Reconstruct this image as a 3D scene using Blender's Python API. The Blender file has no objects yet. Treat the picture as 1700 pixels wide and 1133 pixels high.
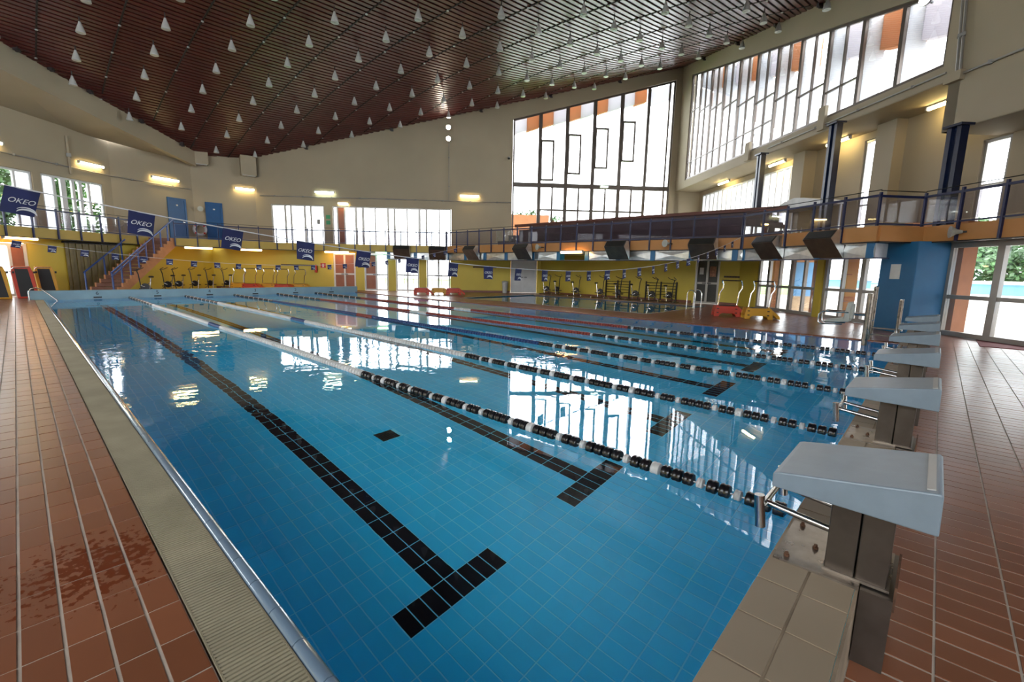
import bpy, math, random
from mathutils import Vector, Matrix
random.seed(7)
scn = bpy.context.scene
COL = scn.collection
# ------------------------------------------------------------------ camera
cam = bpy.data.cameras.new('camera'); camo = bpy.data.objects.new('camera', cam); COL.objects.link(camo)
cam.sensor_width = 36.0; cam.lens = 756.13 / 1700 * 36.0; cam.clip_start = .05; cam.clip_end = 500
r = Vector((0.68091597, -0.73210441, 0.01940551)); uo = Vector((0.10032671, 0.11949376, 0.9877529)); bk = Vector((-0.7254571, -0.67062983, 0.15481483))
camo.matrix_world = Matrix(((r.x, uo.x, bk.x, -0.6557), (r.y, uo.y, bk.y, -0.4576), (r.z, uo.z, bk.z, 1.4995), (0, 0, 0, 1)))
scn.camera = camo
# ------------------------------------------------------------------ sky and exposure
WORLD_STRENGTH = 3.6
w = bpy.data.worlds.new('overcast_sky'); scn.world = w; w.use_nodes = True
bg = w.node_tree.nodes['Background']; bg.inputs[0].default_value = (.93, .96, 1.0, 1); bg.inputs[1].default_value = WORLD_STRENGTH
scn.view_settings.view_transform = 'Standard'; scn.view_settings.look = 'None'
scn.view_settings.exposure = 1.75; scn.view_settings.gamma = 1.0; scn.view_settings.use_curve_mapping = False
cy = scn.cycles
cy.use_denoising = True; cy.max_bounces = 12; cy.diffuse_bounces = 5; cy.glossy_bounces = 4; cy.transmission_bounces = 8; cy.transparent_max_bounces = 24
cy.sample_clamp_indirect = 20.0; cy.blur_glossy = 0.3
A = math.radians(43.5); SA, CA = math.sin(A), math.cos(A)
def W(u, v, z=0.0): return Vector((u * SA + v * CA, u * CA - v * SA, z))       # hall axes: u towards the far wall, v to the right
UD = Vector((SA, CA, 0)); VD = Vector((CA, -SA, 0)); ZD = Vector((0, 0, 1)); XD = Vector((1, 0, 0)); YD = Vector((0, 1, 0))
def zceil(x, y):
    u = x * SA + y * CA; v = x * CA - y * SA
    return 9.70289 + .0616465 * u - .160704 * v + .0132767 * u * v
def zc_uv(u, v): return 9.70289 + .0616465 * u - .160704 * v + .0132767 * u * v
def portal(c, sx, sy, nrm, up):
    l = bpy.data.lights.new('window_portal', 'AREA'); l.shape = 'RECTANGLE'; l.size = sx; l.size_y = sy; l.cycles.is_portal = True
    o = bpy.data.objects.new('window_portal', l); COL.objects.link(o)
    z = -nrm; y = up; x = y.cross(z)
    o.matrix_world = Matrix(((x.x, y.x, z.x, c.x), (x.y, y.y, z.y, c.y), (x.z, y.z, z.z, c.z), (0, 0, 0, 1)))
portal(W(30.3, 7, 8.6), 10.6, 8.6, -UD, ZD)
portal(W(30.3, -8.0, 4.1), 11.6, 2.6, -UD, ZD)
portal(W(20.5, 12.8, 10.0), 17.6, 6.4, -VD, ZD)
portal(W(12.6, 12.25, 1.15), 14.0, 2.4, -VD, ZD)
portal(W(20, 14.6, 4.9), 20, 4, -VD, ZD)
portal(W(29.4, -5.9, 1.15), 8.0, 2.3, -UD, ZD)
portal(W(14.0, -20.9, 4.05), 22.6, 2.6, VD, ZD)
portal(W(-9.2, -7.9, 8.4), 23, 8.4, UD, ZD)

# ------------------------------------------------------------------ materials
M = {}
TONE = .72                                # paint darkened to offset the dim light reaching the pool floor
def nodes(name):
    m = bpy.data.materials.new(name); m.use_nodes = True; nt = m.node_tree; nt.nodes.clear()
    out = nt.nodes.new('ShaderNodeOutputMaterial'); M[name] = m
    return m, nt, out
def pm(name, col, rough=.5, metal=0., var=.12, scale=3., bump=0., bscale=40., spec=.5, coat=0., rvar=0., col2=None):
    """principled surface with a little procedural mottling"""
    if metal < .6: col = tuple(c * TONE for c in col)
    m, nt, out = nodes(name)
    b = nt.nodes.new('ShaderNodeBsdfPrincipled'); nt.links.new(b.outputs[0], out.inputs[0])
    b.inputs['Roughness'].default_value = rough; b.inputs['Metallic'].default_value = metal
    b.inputs['Specular IOR Level'].default_value = spec; b.inputs['Coat Weight'].default_value = coat
    tc = nt.nodes.new('ShaderNodeTexCoord'); n = nt.nodes.new('ShaderNodeTexNoise'); n.inputs['Scale'].default_value = scale; n.inputs['Detail'].default_value = 5
    geo = nt.nodes.new('ShaderNodeNewGeometry')
    nt.links.new(geo.outputs['Position'], n.inputs['Vector'])
    mix = nt.nodes.new('ShaderNodeMix'); mix.data_type = 'RGBA'
    d = col2 or tuple(c * (1 - var) for c in col); l = col if col2 else tuple(min(1, c * (1 + var)) for c in col)
    mix.inputs[6].default_value = (*d, 1); mix.inputs[7].default_value = (*l, 1)
    mr = nt.nodes.new('ShaderNodeMapRange'); mr.inputs[1].default_value = .3; mr.inputs[2].default_value = .7
    nt.links.new(n.outputs[0], mr.inputs[0]); nt.links.new(mr.outputs[0], mix.inputs[0]); nt.links.new(mix.outputs[2], b.inputs['Base Color'])
    if rvar:
        rr = nt.nodes.new('ShaderNodeMapRange'); rr.inputs[3].default_value = rough - rvar; rr.inputs[4].default_value = rough + rvar
        nt.links.new(n.outputs[0], rr.inputs[0]); nt.links.new(rr.outputs[0], b.inputs['Roughness'])
    if bump:
        n2 = nt.nodes.new('ShaderNodeTexNoise'); n2.inputs['Scale'].default_value = bscale; nt.links.new(geo.outputs['Position'], n2.inputs['Vector'])
        bp = nt.nodes.new('ShaderNodeBump'); bp.inputs['Strength'].default_value = bump; bp.inputs['Distance'].default_value = .01
        nt.links.new(n2.outputs[0], bp.inputs['Height']); nt.links.new(bp.outputs[0], b.inputs['Normal'])
    return m
def em(name, col, s):
    m, nt, out = nodes(name); e = nt.nodes.new('ShaderNodeEmission'); e.inputs[0].default_value = (*col, 1); e.inputs[1].default_value = s
    nt.links.new(e.outputs[0], out.inputs[0]); return m
def glassm(name, tint=(.95, .97, .97), refl=1.0, rough=.0, frost=0.):
    m, nt, out = nodes(name); t = nt.nodes.new('ShaderNodeBsdfTransparent'); t.inputs[0].default_value = (*tint, 1)
    g = nt.nodes.new('ShaderNodeBsdfGlossy'); g.inputs['Roughness'].default_value = rough
    fr = nt.nodes.new('ShaderNodeFresnel'); fr.inputs[0].default_value = 1.45
    mu = nt.nodes.new('ShaderNodeMath'); mu.operation = 'MULTIPLY'; mu.inputs[1].default_value = refl; nt.links.new(fr.outputs[0], mu.inputs[0])
    mx = nt.nodes.new('ShaderNodeMixShader'); nt.links.new(mu.outputs[0], mx.inputs[0]); nt.links.new(t.outputs[0], mx.inputs[1]); nt.links.new(g.outputs[0], mx.inputs[2])
    last = mx
    if frost:
        tl = nt.nodes.new('ShaderNodeBsdfTranslucent'); tl.inputs[0].default_value = (.9, .9, .92, 1)
        m2 = nt.nodes.new('ShaderNodeMixShader'); m2.inputs[0].default_value = frost; nt.links.new(mx.outputs[0], m2.inputs[1]); nt.links.new(tl.outputs[0], m2.inputs[2]); last = m2
    nt.links.new(last.outputs[0], out.inputs[0]); return m
def tilem(name, col, var, rough, coat=0., wet=False):
    """glazed tile: hue varies piece by piece (random per island / object)"""
    if 'pool' not in name: col = tuple(c * TONE for c in col)
    m, nt, out = nodes(name); b = nt.nodes.new('ShaderNodeBsdfPrincipled'); nt.links.new(b.outputs[0], out.inputs[0])
    b.inputs['Roughness'].default_value = rough; b.inputs['Coat Weight'].default_value = coat
    if 'black' in name: b.inputs['Specular IOR Level'].default_value = .08
    geo = nt.nodes.new('ShaderNodeNewGeometry'); oi = nt.nodes.new('ShaderNodeObjectInfo')
    ad = nt.nodes.new('ShaderNodeMath'); ad.operation = 'ADD'; nt.links.new(geo.outputs['Random Per Island'], ad.inputs[0]); nt.links.new(oi.outputs['Random'], ad.inputs[1])
    fr = nt.nodes.new('ShaderNodeMath'); fr.operation = 'FRACT'; nt.links.new(ad.outputs[0], fr.inputs[0])
    n = nt.nodes.new('ShaderNodeTexNoise'); n.inputs['Scale'].default_value = 1.3; n.inputs['Detail'].default_value = 6; nt.links.new(geo.outputs['Position'], n.inputs['Vector'])
    m2 = nt.nodes.new('ShaderNodeMath'); m2.operation = 'MULTIPLY_ADD'; m2.inputs[1].default_value = .55; nt.links.new(fr.outputs[0], m2.inputs[0])
    mm = nt.nodes.new('ShaderNodeMath'); mm.operation = 'MULTIPLY'; mm.inputs[1].default_value = .6; nt.links.new(n.outputs[0], mm.inputs[0]); nt.links.new(mm.outputs[0], m2.inputs[2])
    mix = nt.nodes.new('ShaderNodeMix'); mix.data_type = 'RGBA'; mix.inputs[6].default_value = (*[c * (1 - var) for c in col], 1); mix.inputs[7].default_value = (*[min(1, c * (1 + var)) for c in col], 1)
    nt.links.new(m2.outputs[0], mix.inputs[0])
    nt.links.new(mix.outputs[2], b.inputs['Base Color'])
    if wet:      # splashes: darker, glossier blots near the pool corner
        n3 = nt.nodes.new('ShaderNodeTexNoise'); n3.inputs['Scale'].default_value = 24; n3.inputs['Detail'].default_value = 3; nt.links.new(geo.outputs['Position'], n3.inputs['Vector'])
        vm = nt.nodes.new('ShaderNodeVectorMath'); vm.operation = 'DISTANCE'; vm.inputs[1].default_value = (-.52, 2.45, 0); nt.links.new(geo.outputs['Position'], vm.inputs[0])
        g1 = nt.nodes.new('ShaderNodeMapRange'); g1.inputs[1].default_value = .12; g1.inputs[2].default_value = .62; g1.inputs[3].default_value = .12; g1.inputs[4].default_value = -.25; nt.links.new(vm.outputs['Value'], g1.inputs[0])
        s = nt.nodes.new('ShaderNodeMath'); s.operation = 'ADD'; nt.links.new(n3.outputs[0], s.inputs[0]); nt.links.new(g1.outputs[0], s.inputs[1])
        st = nt.nodes.new('ShaderNodeMapRange'); st.inputs[1].default_value = .55; st.inputs[2].default_value = .60; nt.links.new(s.outputs[0], st.inputs[0])
        r1 = nt.nodes.new('ShaderNodeMapRange'); r1.inputs[3].default_value = rough; r1.inputs[4].default_value = .12; nt.links.new(st.outputs[0], r1.inputs[0]); nt.links.new(r1.outputs[0], b.inputs['Roughness'])
        mk = nt.nodes.new('ShaderNodeMix'); mk.data_type = 'RGBA'; nt.links.new(st.outputs[0], mk.inputs[0]); nt.links.new(mix.outputs[2], mk.inputs[6])
        mk.inputs[7].default_value = (col[0] * .75, col[1] * .5, col[2] * .4, 1); nt.links.new(mk.outputs[2], b.inputs['Base Color'])
    return m
def waterm(name, bump=.06):
    m, nt, out = nodes(name); g = nt.nodes.new('ShaderNodeBsdfGlass'); g.inputs['IOR'].default_value = 1.33; g.inputs['Roughness'].default_value = 0; g.inputs[0].default_value = (1, 1, 1, 1)
    geo = nt.nodes.new('ShaderNodeNewGeometry'); n = nt.nodes.new('ShaderNodeTexNoise'); n.inputs['Scale'].default_value = 2.2; n.inputs['Detail'].default_value = 3; n.inputs['Distortion'].default_value = .6
    n2 = nt.nodes.new('ShaderNodeTexNoise'); n2.inputs['Scale'].default_value = .16; n2.inputs['Detail'].default_value = 2
    nt.links.new(geo.outputs['Position'], n.inputs['Vector']); nt.links.new(geo.outputs['Position'], n2.inputs['Vector'])
    mr = nt.nodes.new('ShaderNodeMapRange'); mr.inputs[1].default_value = .47; mr.inputs[2].default_value = .68; mr.inputs[3].default_value = .04; mr.inputs[4].default_value = 1; nt.links.new(n2.outputs[0], mr.inputs[0])
    mu = nt.nodes.new('ShaderNodeMath'); mu.operation = 'MULTIPLY'; nt.links.new(n.outputs[0], mu.inputs[0]); nt.links.new(mr.outputs[0], mu.inputs[1])
    bp = nt.nodes.new('ShaderNodeBump'); bp.inputs['Strength'].default_value = bump; bp.inputs['Distance'].default_value = .25
    nt.links.new(mu.outputs[0], bp.inputs['Height']); nt.links.new(bp.outputs[0], g.inputs['Normal']); nt.links.new(g.outputs[0], out.inputs[0]); return m
pm('wall_cream', (.42, .345, .235), .75, var=.06, scale=.5, bump=.15, bscale=25)
pm('wall_yellow', (.68, .52, .055), .55, var=.06, scale=.8)
pm('fascia_orange', (.60, .27, .08), .6, var=.1, scale=1.2)
pm('fascia_lamplit', (.58, .40, .08), .6, var=.08, scale=1.2)  # orange fascia again, with the yellow of the lamplight put into its colour
pm('plinth', (.22, .07, .035), .5)
pm('rail_blue', (.006, .014, .08), .35, var=.15)
pm('stair_blue', (.02, .08, .32), .35, var=.15)
pm('bracket_blue', (.01, .16, .36), .45)
pm('pillar_blue', (.008, .15, .34), .5, var=.06)
pm('door_blue', (.008, .095, .27), .45, var=.08)
pm('column_navy', (.005, .013, .05), .35, var=.2)
pm('alu_grey', (.42, .40, .37), .4, .5, var=.06)
pm('alu_brown', (.16, .13, .11), .4, .4, var=.1)
pm('alu_white', (.72, .72, .72), .4, var=.05)
pm('fin_white', (.72, .75, .80), .6, var=.05)
pm('galvanised', (.55, .56, .55), .33, .9, var=.12, scale=6)
pm('steel', (.55, .54, .52), .22, 1., var=.10, scale=7, rvar=.08)
pm('steel_brushed', (.125, .105, .088), .36, .85, var=.16, scale=9, rvar=.1)
pm('steel_bright', (.75, .75, .74), .14, 1., var=.05)
pm('plate_steel', (.26, .225, .19), .3, .8, var=.25, scale=14, rvar=.1)
pm('rust', (.16, .075, .04), .7, .2, var=.4, scale=30)
pm('hood_brown', (.16, .135, .11), .35, .7, var=.15, scale=4)
pm('grille_dark', (.05, .05, .045), .5, .4)
pm('slat_red', (.095, .016, .014), .36, var=.22, scale=1.4, spec=.28)
pm('slat_back', (.012, .006, .006), .8)
pm('lamp_white', (.50, .50, .48), .35, var=.05)
pm('stem_dark', (.03, .02, .02), .5)
pm('grout', (.60, .51, .42), .9, var=.15, scale=6)
pm('grout_pool', (.25, 1.1, 1.5), .8, var=.05)
pm('black_rubber', (.008, .008, .009), .6)
pm('float_black', (.010, .011, .014), .28, var=.2, coat=.3)
pm('float_white', (.72, .73, .71), .35, var=.08)
pm('float_blue', (.012, .06, .20), .35)
pm('float_red', (.30, .045, .03), .35)
pm('rope_steel', (.4, .4, .4), .4, .8)
pm('block_plastic', (.26, .335, .40), .33, var=.06, scale=12, bump=.05, bscale=200)
pm('coping_concrete', (.34, .26, .175), .7, var=.3, scale=5, bump=.25, bscale=60)
pm('grating', (.44, .39, .265), .6, var=.12, scale=3)
pm('gutter_dark', (.03, .028, .022), .9)
pm('parapet_blue', (.26, .42, .50), .35, var=.08, scale=2)
pm('black_paint', (.012, .013, .015), .5)
pm('flag_blue', (.005, .012, .095), .65, var=.15, scale=8)
pm('print_white', (.80, .82, .85), .6)
pm('string_white', (.7, .7, .7), .6)
pm('brown_door', (.34, .10, .035), .45, var=.15, scale=2)
pm('shutter', (.22, .17, .07), .5, var=.15)
pm('stair_tread', (.15, .055, .03), .6)
pm('stair_side', (.60, .27, .12), .65)
pm('red_plastic', (.62, .045, .012), .38, var=.1)
pm('yellow_plastic', (.72, .36, .015), .38, var=.1)
pm('dark_metal', (.03, .03, .033), .35, .5)
pm('seat_maroon', (.085, .05, .06), .5, var=.25, scale=1.6)
pm('board_maroon', (.17, .05, .035), .5)
pm('mat_red', (.25, .06, .06), .9)
pm('paper', (.75, .74, .70), .7)
pm('poster', (.45, .20, .10), .6, var=.5, scale=9)
pm('red_sign', (.55, .03, .02), .5)
pm('green_sign', (.02, .30, .12), .5)
pm('bin_white', (.6, .6, .58), .5)
pm('chair_grey', (.52, .53, .46), .5)
pm('wood_dark', (.10, .04, .02), .5)
pm('pave_pale', (.80, .76, .68), .9, var=.1, scale=1)
pm('mural_blue', (.16, .42, .75), .7, var=.25, scale=.9)
pm('mural_sand', (.72, .52, .32), .7, var=.3, scale=2)
pm('mural_palm', (.55, .20, .12), .7)
pm('stucco_orange', (.62, .27, .13), .8, var=.1)
pm('grass', (.14, .34, .04), .9, var=.4, scale=2)
pm('leaf', (.07, .17, .05), .55, var=.55, scale=1.2)
pm('leaf_palm', (.13, .24, .14), .5, var=.3)
pm('bark', (.12, .08, .05), .9)
pm('eave_pale', (.70, .62, .60), .8, var=.1)
pm('cable_grey', (.30, .29, .27), .5)
pm('curtain_white', (.7, .72, .75), .8)
tilem('terracotta', (.285, .103, .048), .25, .29, wet=True)
tilem('pool_tile', (.014, .62, .95), .07, .3)
tilem('pool_black', (.006, .008, .012), .3, .3)
tilem('pool_wall_tile', (.03, .50, .92), .05, .25)
tilem('nosing', (.21, .31, .42), .08, .12, coat=.6)
tilem('coping', (.36, .28, .19), .16, .55)
glassm('pane', (.97, .98, .98), refl=.35)
glassm('pane_rail', (.82, .81, .86), refl=.16)
glassm('pane_frost', (.55, .56, .58), refl=.6, frost=.5)
glassm('screen_white', (.25, .27, .30), refl=.1, frost=.85)
def backlitm(name, col):
    m, nt, out = nodes(name); d = nt.nodes.new('ShaderNodeBsdfDiffuse'); d.inputs[0].default_value = (*col, 1); t = nt.nodes.new('ShaderNodeBsdfTranslucent'); t.inputs[0].default_value = (*col, 1)
    mx = nt.nodes.new('ShaderNodeMixShader'); mx.inputs[0].default_value = .5; nt.links.new(d.outputs[0], mx.inputs[1]); nt.links.new(t.outputs[0], mx.inputs[2]); nt.links.new(mx.outputs[0], out.inputs[0])
backlitm('eave_backlit_orange', (.56, .33, .21)); backlitm('eave_backlit_pale', (.66, .64, .68))  # translucent, so eaves lit by ground bounce look backlit instead
waterm('water')
em('tube_warm', (1, .76, .32), 13.); em('tube_orange', (1, .53, .18), 10.); em('tube_cool', (.88, 1, .72), 8.)
em('tube_dim', (.8, 1, .8), 1.6); em('flood_white', (1, .86, .66), 45.); em('exit_green', (.5, 1, .6), 2.)

# ------------------------------------------------------------------ mesh helpers
class MB:
    def __init__(s): s.v = []; s.f = []
    def hexa(s, c8):
        b = len(s.v); s.v += [tuple(p) for p in c8]
        s.f += [tuple(b + i for i in q) for q in ((0, 3, 2, 1), (4, 5, 6, 7), (0, 1, 5, 4), (1, 2, 6, 5), (2, 3, 7, 6), (3, 0, 4, 7))]; return s
    def box(s, x0, x1, y0, y1, z0, z1):
        return s.hexa([(x0, y0, z0), (x1, y0, z0), (x1, y1, z0), (x0, y1, z0), (x0, y0, z1), (x1, y0, z1), (x1, y1, z1), (x0, y1, z1)])
    def obox(s, c, a, b, d, ha, hb, hd):
        c = Vector(c); a = a * ha; b = b * hb; d = d * hd
        return s.hexa([c - a - b - d, c + a - b - d, c + a + b - d, c - a + b - d, c - a - b + d, c + a - b + d, c + a + b + d, c - a + b + d])
    def uvb(s, u0, u1, v0, v1, z0, z1):
        return s.hexa([W(u0, v0, z0), W(u0, v1, z0), W(u1, v1, z0), W(u1, v0, z0), W(u0, v0, z1), W(u0, v1, z1), W(u1, v1, z1), W(u1, v0, z1)])
    def bar(s, p, q, wd, ht, up=ZD):
        p = Vector(p); q = Vector(q); d = q - p; L = d.length; d = d / L
        if abs(d.dot(up)) > .99: up = YD
        sd = d.cross(up).normalized(); u2 = sd.cross(d)
        return s.obox((p + q) / 2, d, sd, u2, L / 2, wd / 2, ht / 2)
    def tube(s, pts, rad, n=8, cap=True):
        pts = [Vector(p) for p in pts]; rings = []; up = None
        for i, p in enumerate(pts):
            d = (pts[min(i + 1, len(pts) - 1)] - pts[max(i - 1, 0)]).normalized()
            if up is None: up = ZD if abs(d.z) < .9 else XD
            x = d.cross(up).normalized(); y = x.cross(d).normalized(); up = y
            rr = rad[i] if isinstance(rad, (list, tuple)) else rad
            b = len(s.v); rings.append(b)
            for k in range(n):
                t = 2 * math.pi * k / n; s.v.append(tuple(p + x * math.cos(t) * rr + y * math.sin(t) * rr))
        for a, b in zip(rings, rings[1:]):
            for k in range(n): s.f.append((a + k, a + (k + 1) % n, b + (k + 1) % n, b + k))
        if cap: s.f.append(tuple(rings[0] + k for k in reversed(range(n)))); s.f.append(tuple(rings[-1] + k for k in range(n)))
        return s
    def lathe(s, prof, n=16, c=(0, 0, 0), axis=ZD):
        ax = Vector(axis).normalized(); x = ax.orthogonal().normalized(); y = ax.cross(x); c = Vector(c); rings = []
        for rr, h in prof:
            b = len(s.v); rings.append(b)
            for k in range(n):
                t = 2 * math.pi * k / n; s.v.append(tuple(c + ax * h + (x * math.cos(t) + y * math.sin(t)) * rr))
        for a, b in zip(rings, rings[1:]):
            for k in range(n): s.f.append((a + k, a + (k + 1) % n, b + (k + 1) % n, b + k))
        s.f.append(tuple(rings[0] + k for k in reversed(range(n)))); s.f.append(tuple(rings[-1] + k for k in range(n))); return s
    def prism(s, poly, o, a, b, d, depth):
        """polygon given in (a,b) axes at o, extruded along d by depth"""
        o = Vector(o); n = len(poly); i0 = len(s.v)
        for off in (0, depth):
            for x, y in poly: s.v.append(tuple(o + a * x + b * y + d * off))
        s.f.append(tuple(i0 + k for k in range(n))); s.f.append(tuple(i0 + n + k for k in reversed(range(n))))
        for k in range(n): s.f.append((i0 + k, i0 + n + k, i0 + n + (k + 1) % n, i0 + (k + 1) % n))
        return s
    def mesh(s, name, mat, smooth=False):
        me = bpy.data.meshes.new(name); me.from_pydata(s.v, [], s.f); me.materials.append(M[mat]); me.update()
        if smooth:
            me.polygons.foreach_set('use_smooth', [True] * len(me.polygons))
            try: me.set_sharp_from_angle(angle=math.radians(42))
            except Exception: pass
        return me
    def build(s, name, mat, parent=None, smooth=False, bevel=0.):
        o = bpy.data.objects.new(name, s.mesh(name, mat, smooth)); COL.objects.link(o)
        if parent is not None: attach(o, parent)
        if bevel:
            md = o.modifiers.new('bevel', 'BEVEL'); md.width = bevel; md.segments = 2; md.limit_method = 'ANGLE'
        return o
def attach(o, parent):
    o.parent = parent; o.matrix_parent_inverse = parent.matrix_world.inverted()
def tag(o, label=None, cat=None, group=None, kind=None):
    if label: o['label'] = label
    if cat: o['category'] = cat
    if group: o['group'] = group
    if kind: o['kind'] = kind
    return o
def thing(name, label, cat, loc=(0, 0, 0), group=None, kind=None):
    o = bpy.data.objects.new(name, None); COL.objects.link(o); o.empty_display_size = .1
    o.matrix_world = Matrix.Translation(Vector(loc)); return tag(o, label, cat, group, kind)
def inst(name, me, parent, loc, rotz=0.):
    o = bpy.data.objects.new(name, me); COL.objects.link(o)
    if parent is not None: o.parent = parent; o.matrix_parent_inverse = parent.matrix_world.inverted()
    o.matrix_basis = Matrix.Translation(Vector(loc)) @ Matrix.Rotation(rotz, 4, 'Z'); return o
def copy_tree(o, parent=None):
    c = o.copy(); COL.objects.link(c)
    if parent is not None: c.parent = parent; c.matrix_parent_inverse = o.matrix_parent_inverse.copy()
    for ch in list(o.children): copy_tree(ch, c)
    return c
ORD = ['first', 'second', 'third', 'fourth', 'fifth', 'sixth', 'seventh', 'eighth', 'ninth', 'tenth', 'eleventh', 'twelfth', 'thirteenth', 'fourteenth', 'fifteenth', 'sixteenth']

# ------------------------------------------------------------------ floor and deck tiles
POOL = (0., 13., 0., 25.); P2 = (15., 20.6, 7.35, 17.5); DEPTH = 1.85
fl = MB()
fl.box(-12, -.30, -14, 36, -.3, -.0035); fl.box(-.30, 24, -14, -.37, -.3, -.0035); fl.box(13.06, P2[0], -.37, 36, -.3, -.0035)
fl.box(P2[0], P2[1], -.37, P2[2], -.3, -.0035); fl.box(P2[0], P2[1], P2[3], 36, -.3, -.0035); fl.box(P2[1], 24.5, -.37, 36, -.3, -.0035); fl.box(-.30, 13.06, 25.35, 36, -.3, -.0035)
floor = tag(fl.build('floor', 'grout'), 'terracotta tiled pool deck with pale grout', 'floor', kind='structure')
TX, TY, GX, GY = .125, .25, .010, .006
def inside_tile(x, y):
    """tile rectangle centre; decks around the pools, trimmed to what the hall holds"""
    u = x * SA + y * CA; v = x * CA - y * SA
    if not (-9 < u < 29.2 and -19.2 < v < 12.3) or x > 22.7: return False
    if -.295 < x < 13.1 and -.375 < y < 25.4: return False
    if P2[0] - .04 < x < P2[1] + .04 and P2[2] - .04 < y < P2[3] + .04: return False
    return True
cands = []
for i in range(-100, 184):
    x = -.2975 + (i + .5) * TX
    for j in range(-40, 124):
        y = -.372 + (j + .5) * TY
        if inside_tile(x, y): cands.append((x, y))
cx0, cy0 = -.6557, -.4576
def facing(x, y):
    dx, dy = x - cx0, y - cy0; d = math.hypot(dx, dy); ang = math.degrees(math.atan2(dx, dy)) - 47.2
    return d if (abs(ang) < 52 and d > .75) else 1e3 + d
cands.sort(key=lambda c: facing(*c))
def tile_geo(mb, x, y, z=0., hx=(TX - GX) / 2, hy=(TY - GY) / 2, th=.012):
    b = len(mb.v); e = .002
    mb.v += [(x - hx, y - hy, z - th), (x + hx, y - hy, z - th), (x + hx, y + hy, z - th), (x - hx, y + hy, z - th),
             (x - hx + e, y - hy + e, z), (x + hx - e, y - hy + e, z), (x + hx - e, y + hy - e, z), (x - hx + e, y + hy - e, z)]
    mb.f += [(b + 4, b + 5, b + 6, b + 7), (b, b + 1, b + 5, b + 4), (b + 1, b + 2, b + 6, b + 5), (b + 2, b + 3, b + 7, b + 6), (b + 3, b, b + 4, b + 7)]
t0 = MB(); tile_geo(t0, 0, 0); tme = t0.mesh('tile', 'terracotta')
for x, y in cands[:300]: inst('tile', tme, floor, (x, y, random.uniform(-.0012, .0012)))
ts = MB()
for x, y in cands[300:]: tile_geo(ts, x, y, random.uniform(-.0012, .0012))
tag(ts.build('tile_field', 'terracotta', floor), kind='stuff')

# ------------------------------------------------------------------ main pool
pool = thing('swimming_pool', 'large blue tiled lane pool with black lane lines', 'pool', (6.5, 12.5, 0))
pb = MB(); x0, x1, y0, y1 = POOL
pb.box(x0 - .045, x1 + .06, y0 - .35, y1 + .1, -DEPTH - .3, -DEPTH - .0025)
pb.box(x0 - .045, x0 - .006, y0 - .3, y1, -DEPTH - .01, -.05); pb.box(x1 + .006, x1 + .06, y0 - .3, y1, -DEPTH - .01, -.012)
pb.box(x0 - .01, x1 + .01, y0 - .365, y0 - .068, -DEPTH - .01, .300); pb.box(x0 - .01, x1 + .01, y1 + .01, y1 + .1, -DEPTH - .01, -.31)
pb.build('basin', 'grout_pool', pool)
LX = [1.53 + 2.0 * k for k in range(6)]            # lane centres, lane 6 first
def black_at(i, j):
    x = (i + .5) * TX; y = (j + .5) * TY
    for c in LX:
        k = round((c - .125) / TX); s0 = k * TX           # stem of two tiles
        if s0 - 1e-6 < x < s0 + .25 and 2.25 < y < 23.0: return True
        if s0 - .375 - 1e-6 < x < s0 + .625 and (2.0 < y < 2.25 or 23.0 < y < 23.25): return True
    return False
pt = []
for i in range(104):
    for j in range(100):
        x = (i + .5) * TX; y = (j + .5) * TY
        drain = (abs(x - 2.45) < .13 and abs(y - 4.63) < .13)
        pt.append((x, y, 2 if drain else (1 if black_at(i, j) else 0)))
pt.sort(key=lambda c: facing(c[0], c[1]))
g0 = MB(); tile_geo(g0, 0, 0, 0, (TX - .007) / 2, (TY - .007) / 2, .008); ptm = g0.mesh('floor_tile', 'pool_tile')
g1 = MB(); tile_geo(g1, 0, 0, 0, (TX - .007) / 2, (TY - .007) / 2, .008); ptb = g1.mesh('line_tile', 'pool_black')
nb = {0: 0, 1: 0}; rest = {0: MB(), 1: MB()}
for x, y, k in pt:
    if k == 2: continue
    if nb[k] < 300: inst('line_tile' if k else 'floor_tile', ptb if k else ptm, pool, (x, y, -DEPTH)); nb[k] += 1
    else: tile_geo(rest[k], x, y, -DEPTH, (TX - .007) / 2, (TY - .007) / 2, .008)
tag(rest[0].build('floor_tile_field', 'pool_tile', pool), kind='stuff'); tag(rest[1].build('line_tile_field', 'pool_black', pool), kind='stuff')
dg = MB(); dg.box(2.33, 2.58, 4.51, 4.76, -DEPTH - .005, -DEPTH + .002)
for k in range(7): dg.box(2.345 + k * .033, 2.36 + k * .033, 4.52, 4.75, -DEPTH, -DEPTH + .012)
dg.build('floor_drain', 'grille_dark', pool)
wt = MB()                                             # wall tiles as real relief
for j in range(100):
    for k in range(7):
        y = (j + .5) * .25; z = -.06 - k * .25 - .125
        for X, s in ((0, 1), (13, -1)):
            wt.box(min(X, X - s * .008), max(X, X - s * .008), y - .1215, y + .1215, z - .1215, z + .1215)
for j in range(52):
    for k in range(7):
        x = (j + .5) * .25; z = -.06 - k * .25 - .125
        wt.box(x - .1215, x + .1215, 25.0, 25.012, z - .1215, z + .1215); wt.box(x - .1215, x + .1215, -.07, -.06, z - .1215, z + .1215)
for j in range(52): wt.box(j * .25 + .0035, j * .25 + .2465, -.07, -.06, -.05, .299)
tag(wt.build('wall_tile_field', 'pool_wall_tile', pool), kind='stuff')
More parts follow.
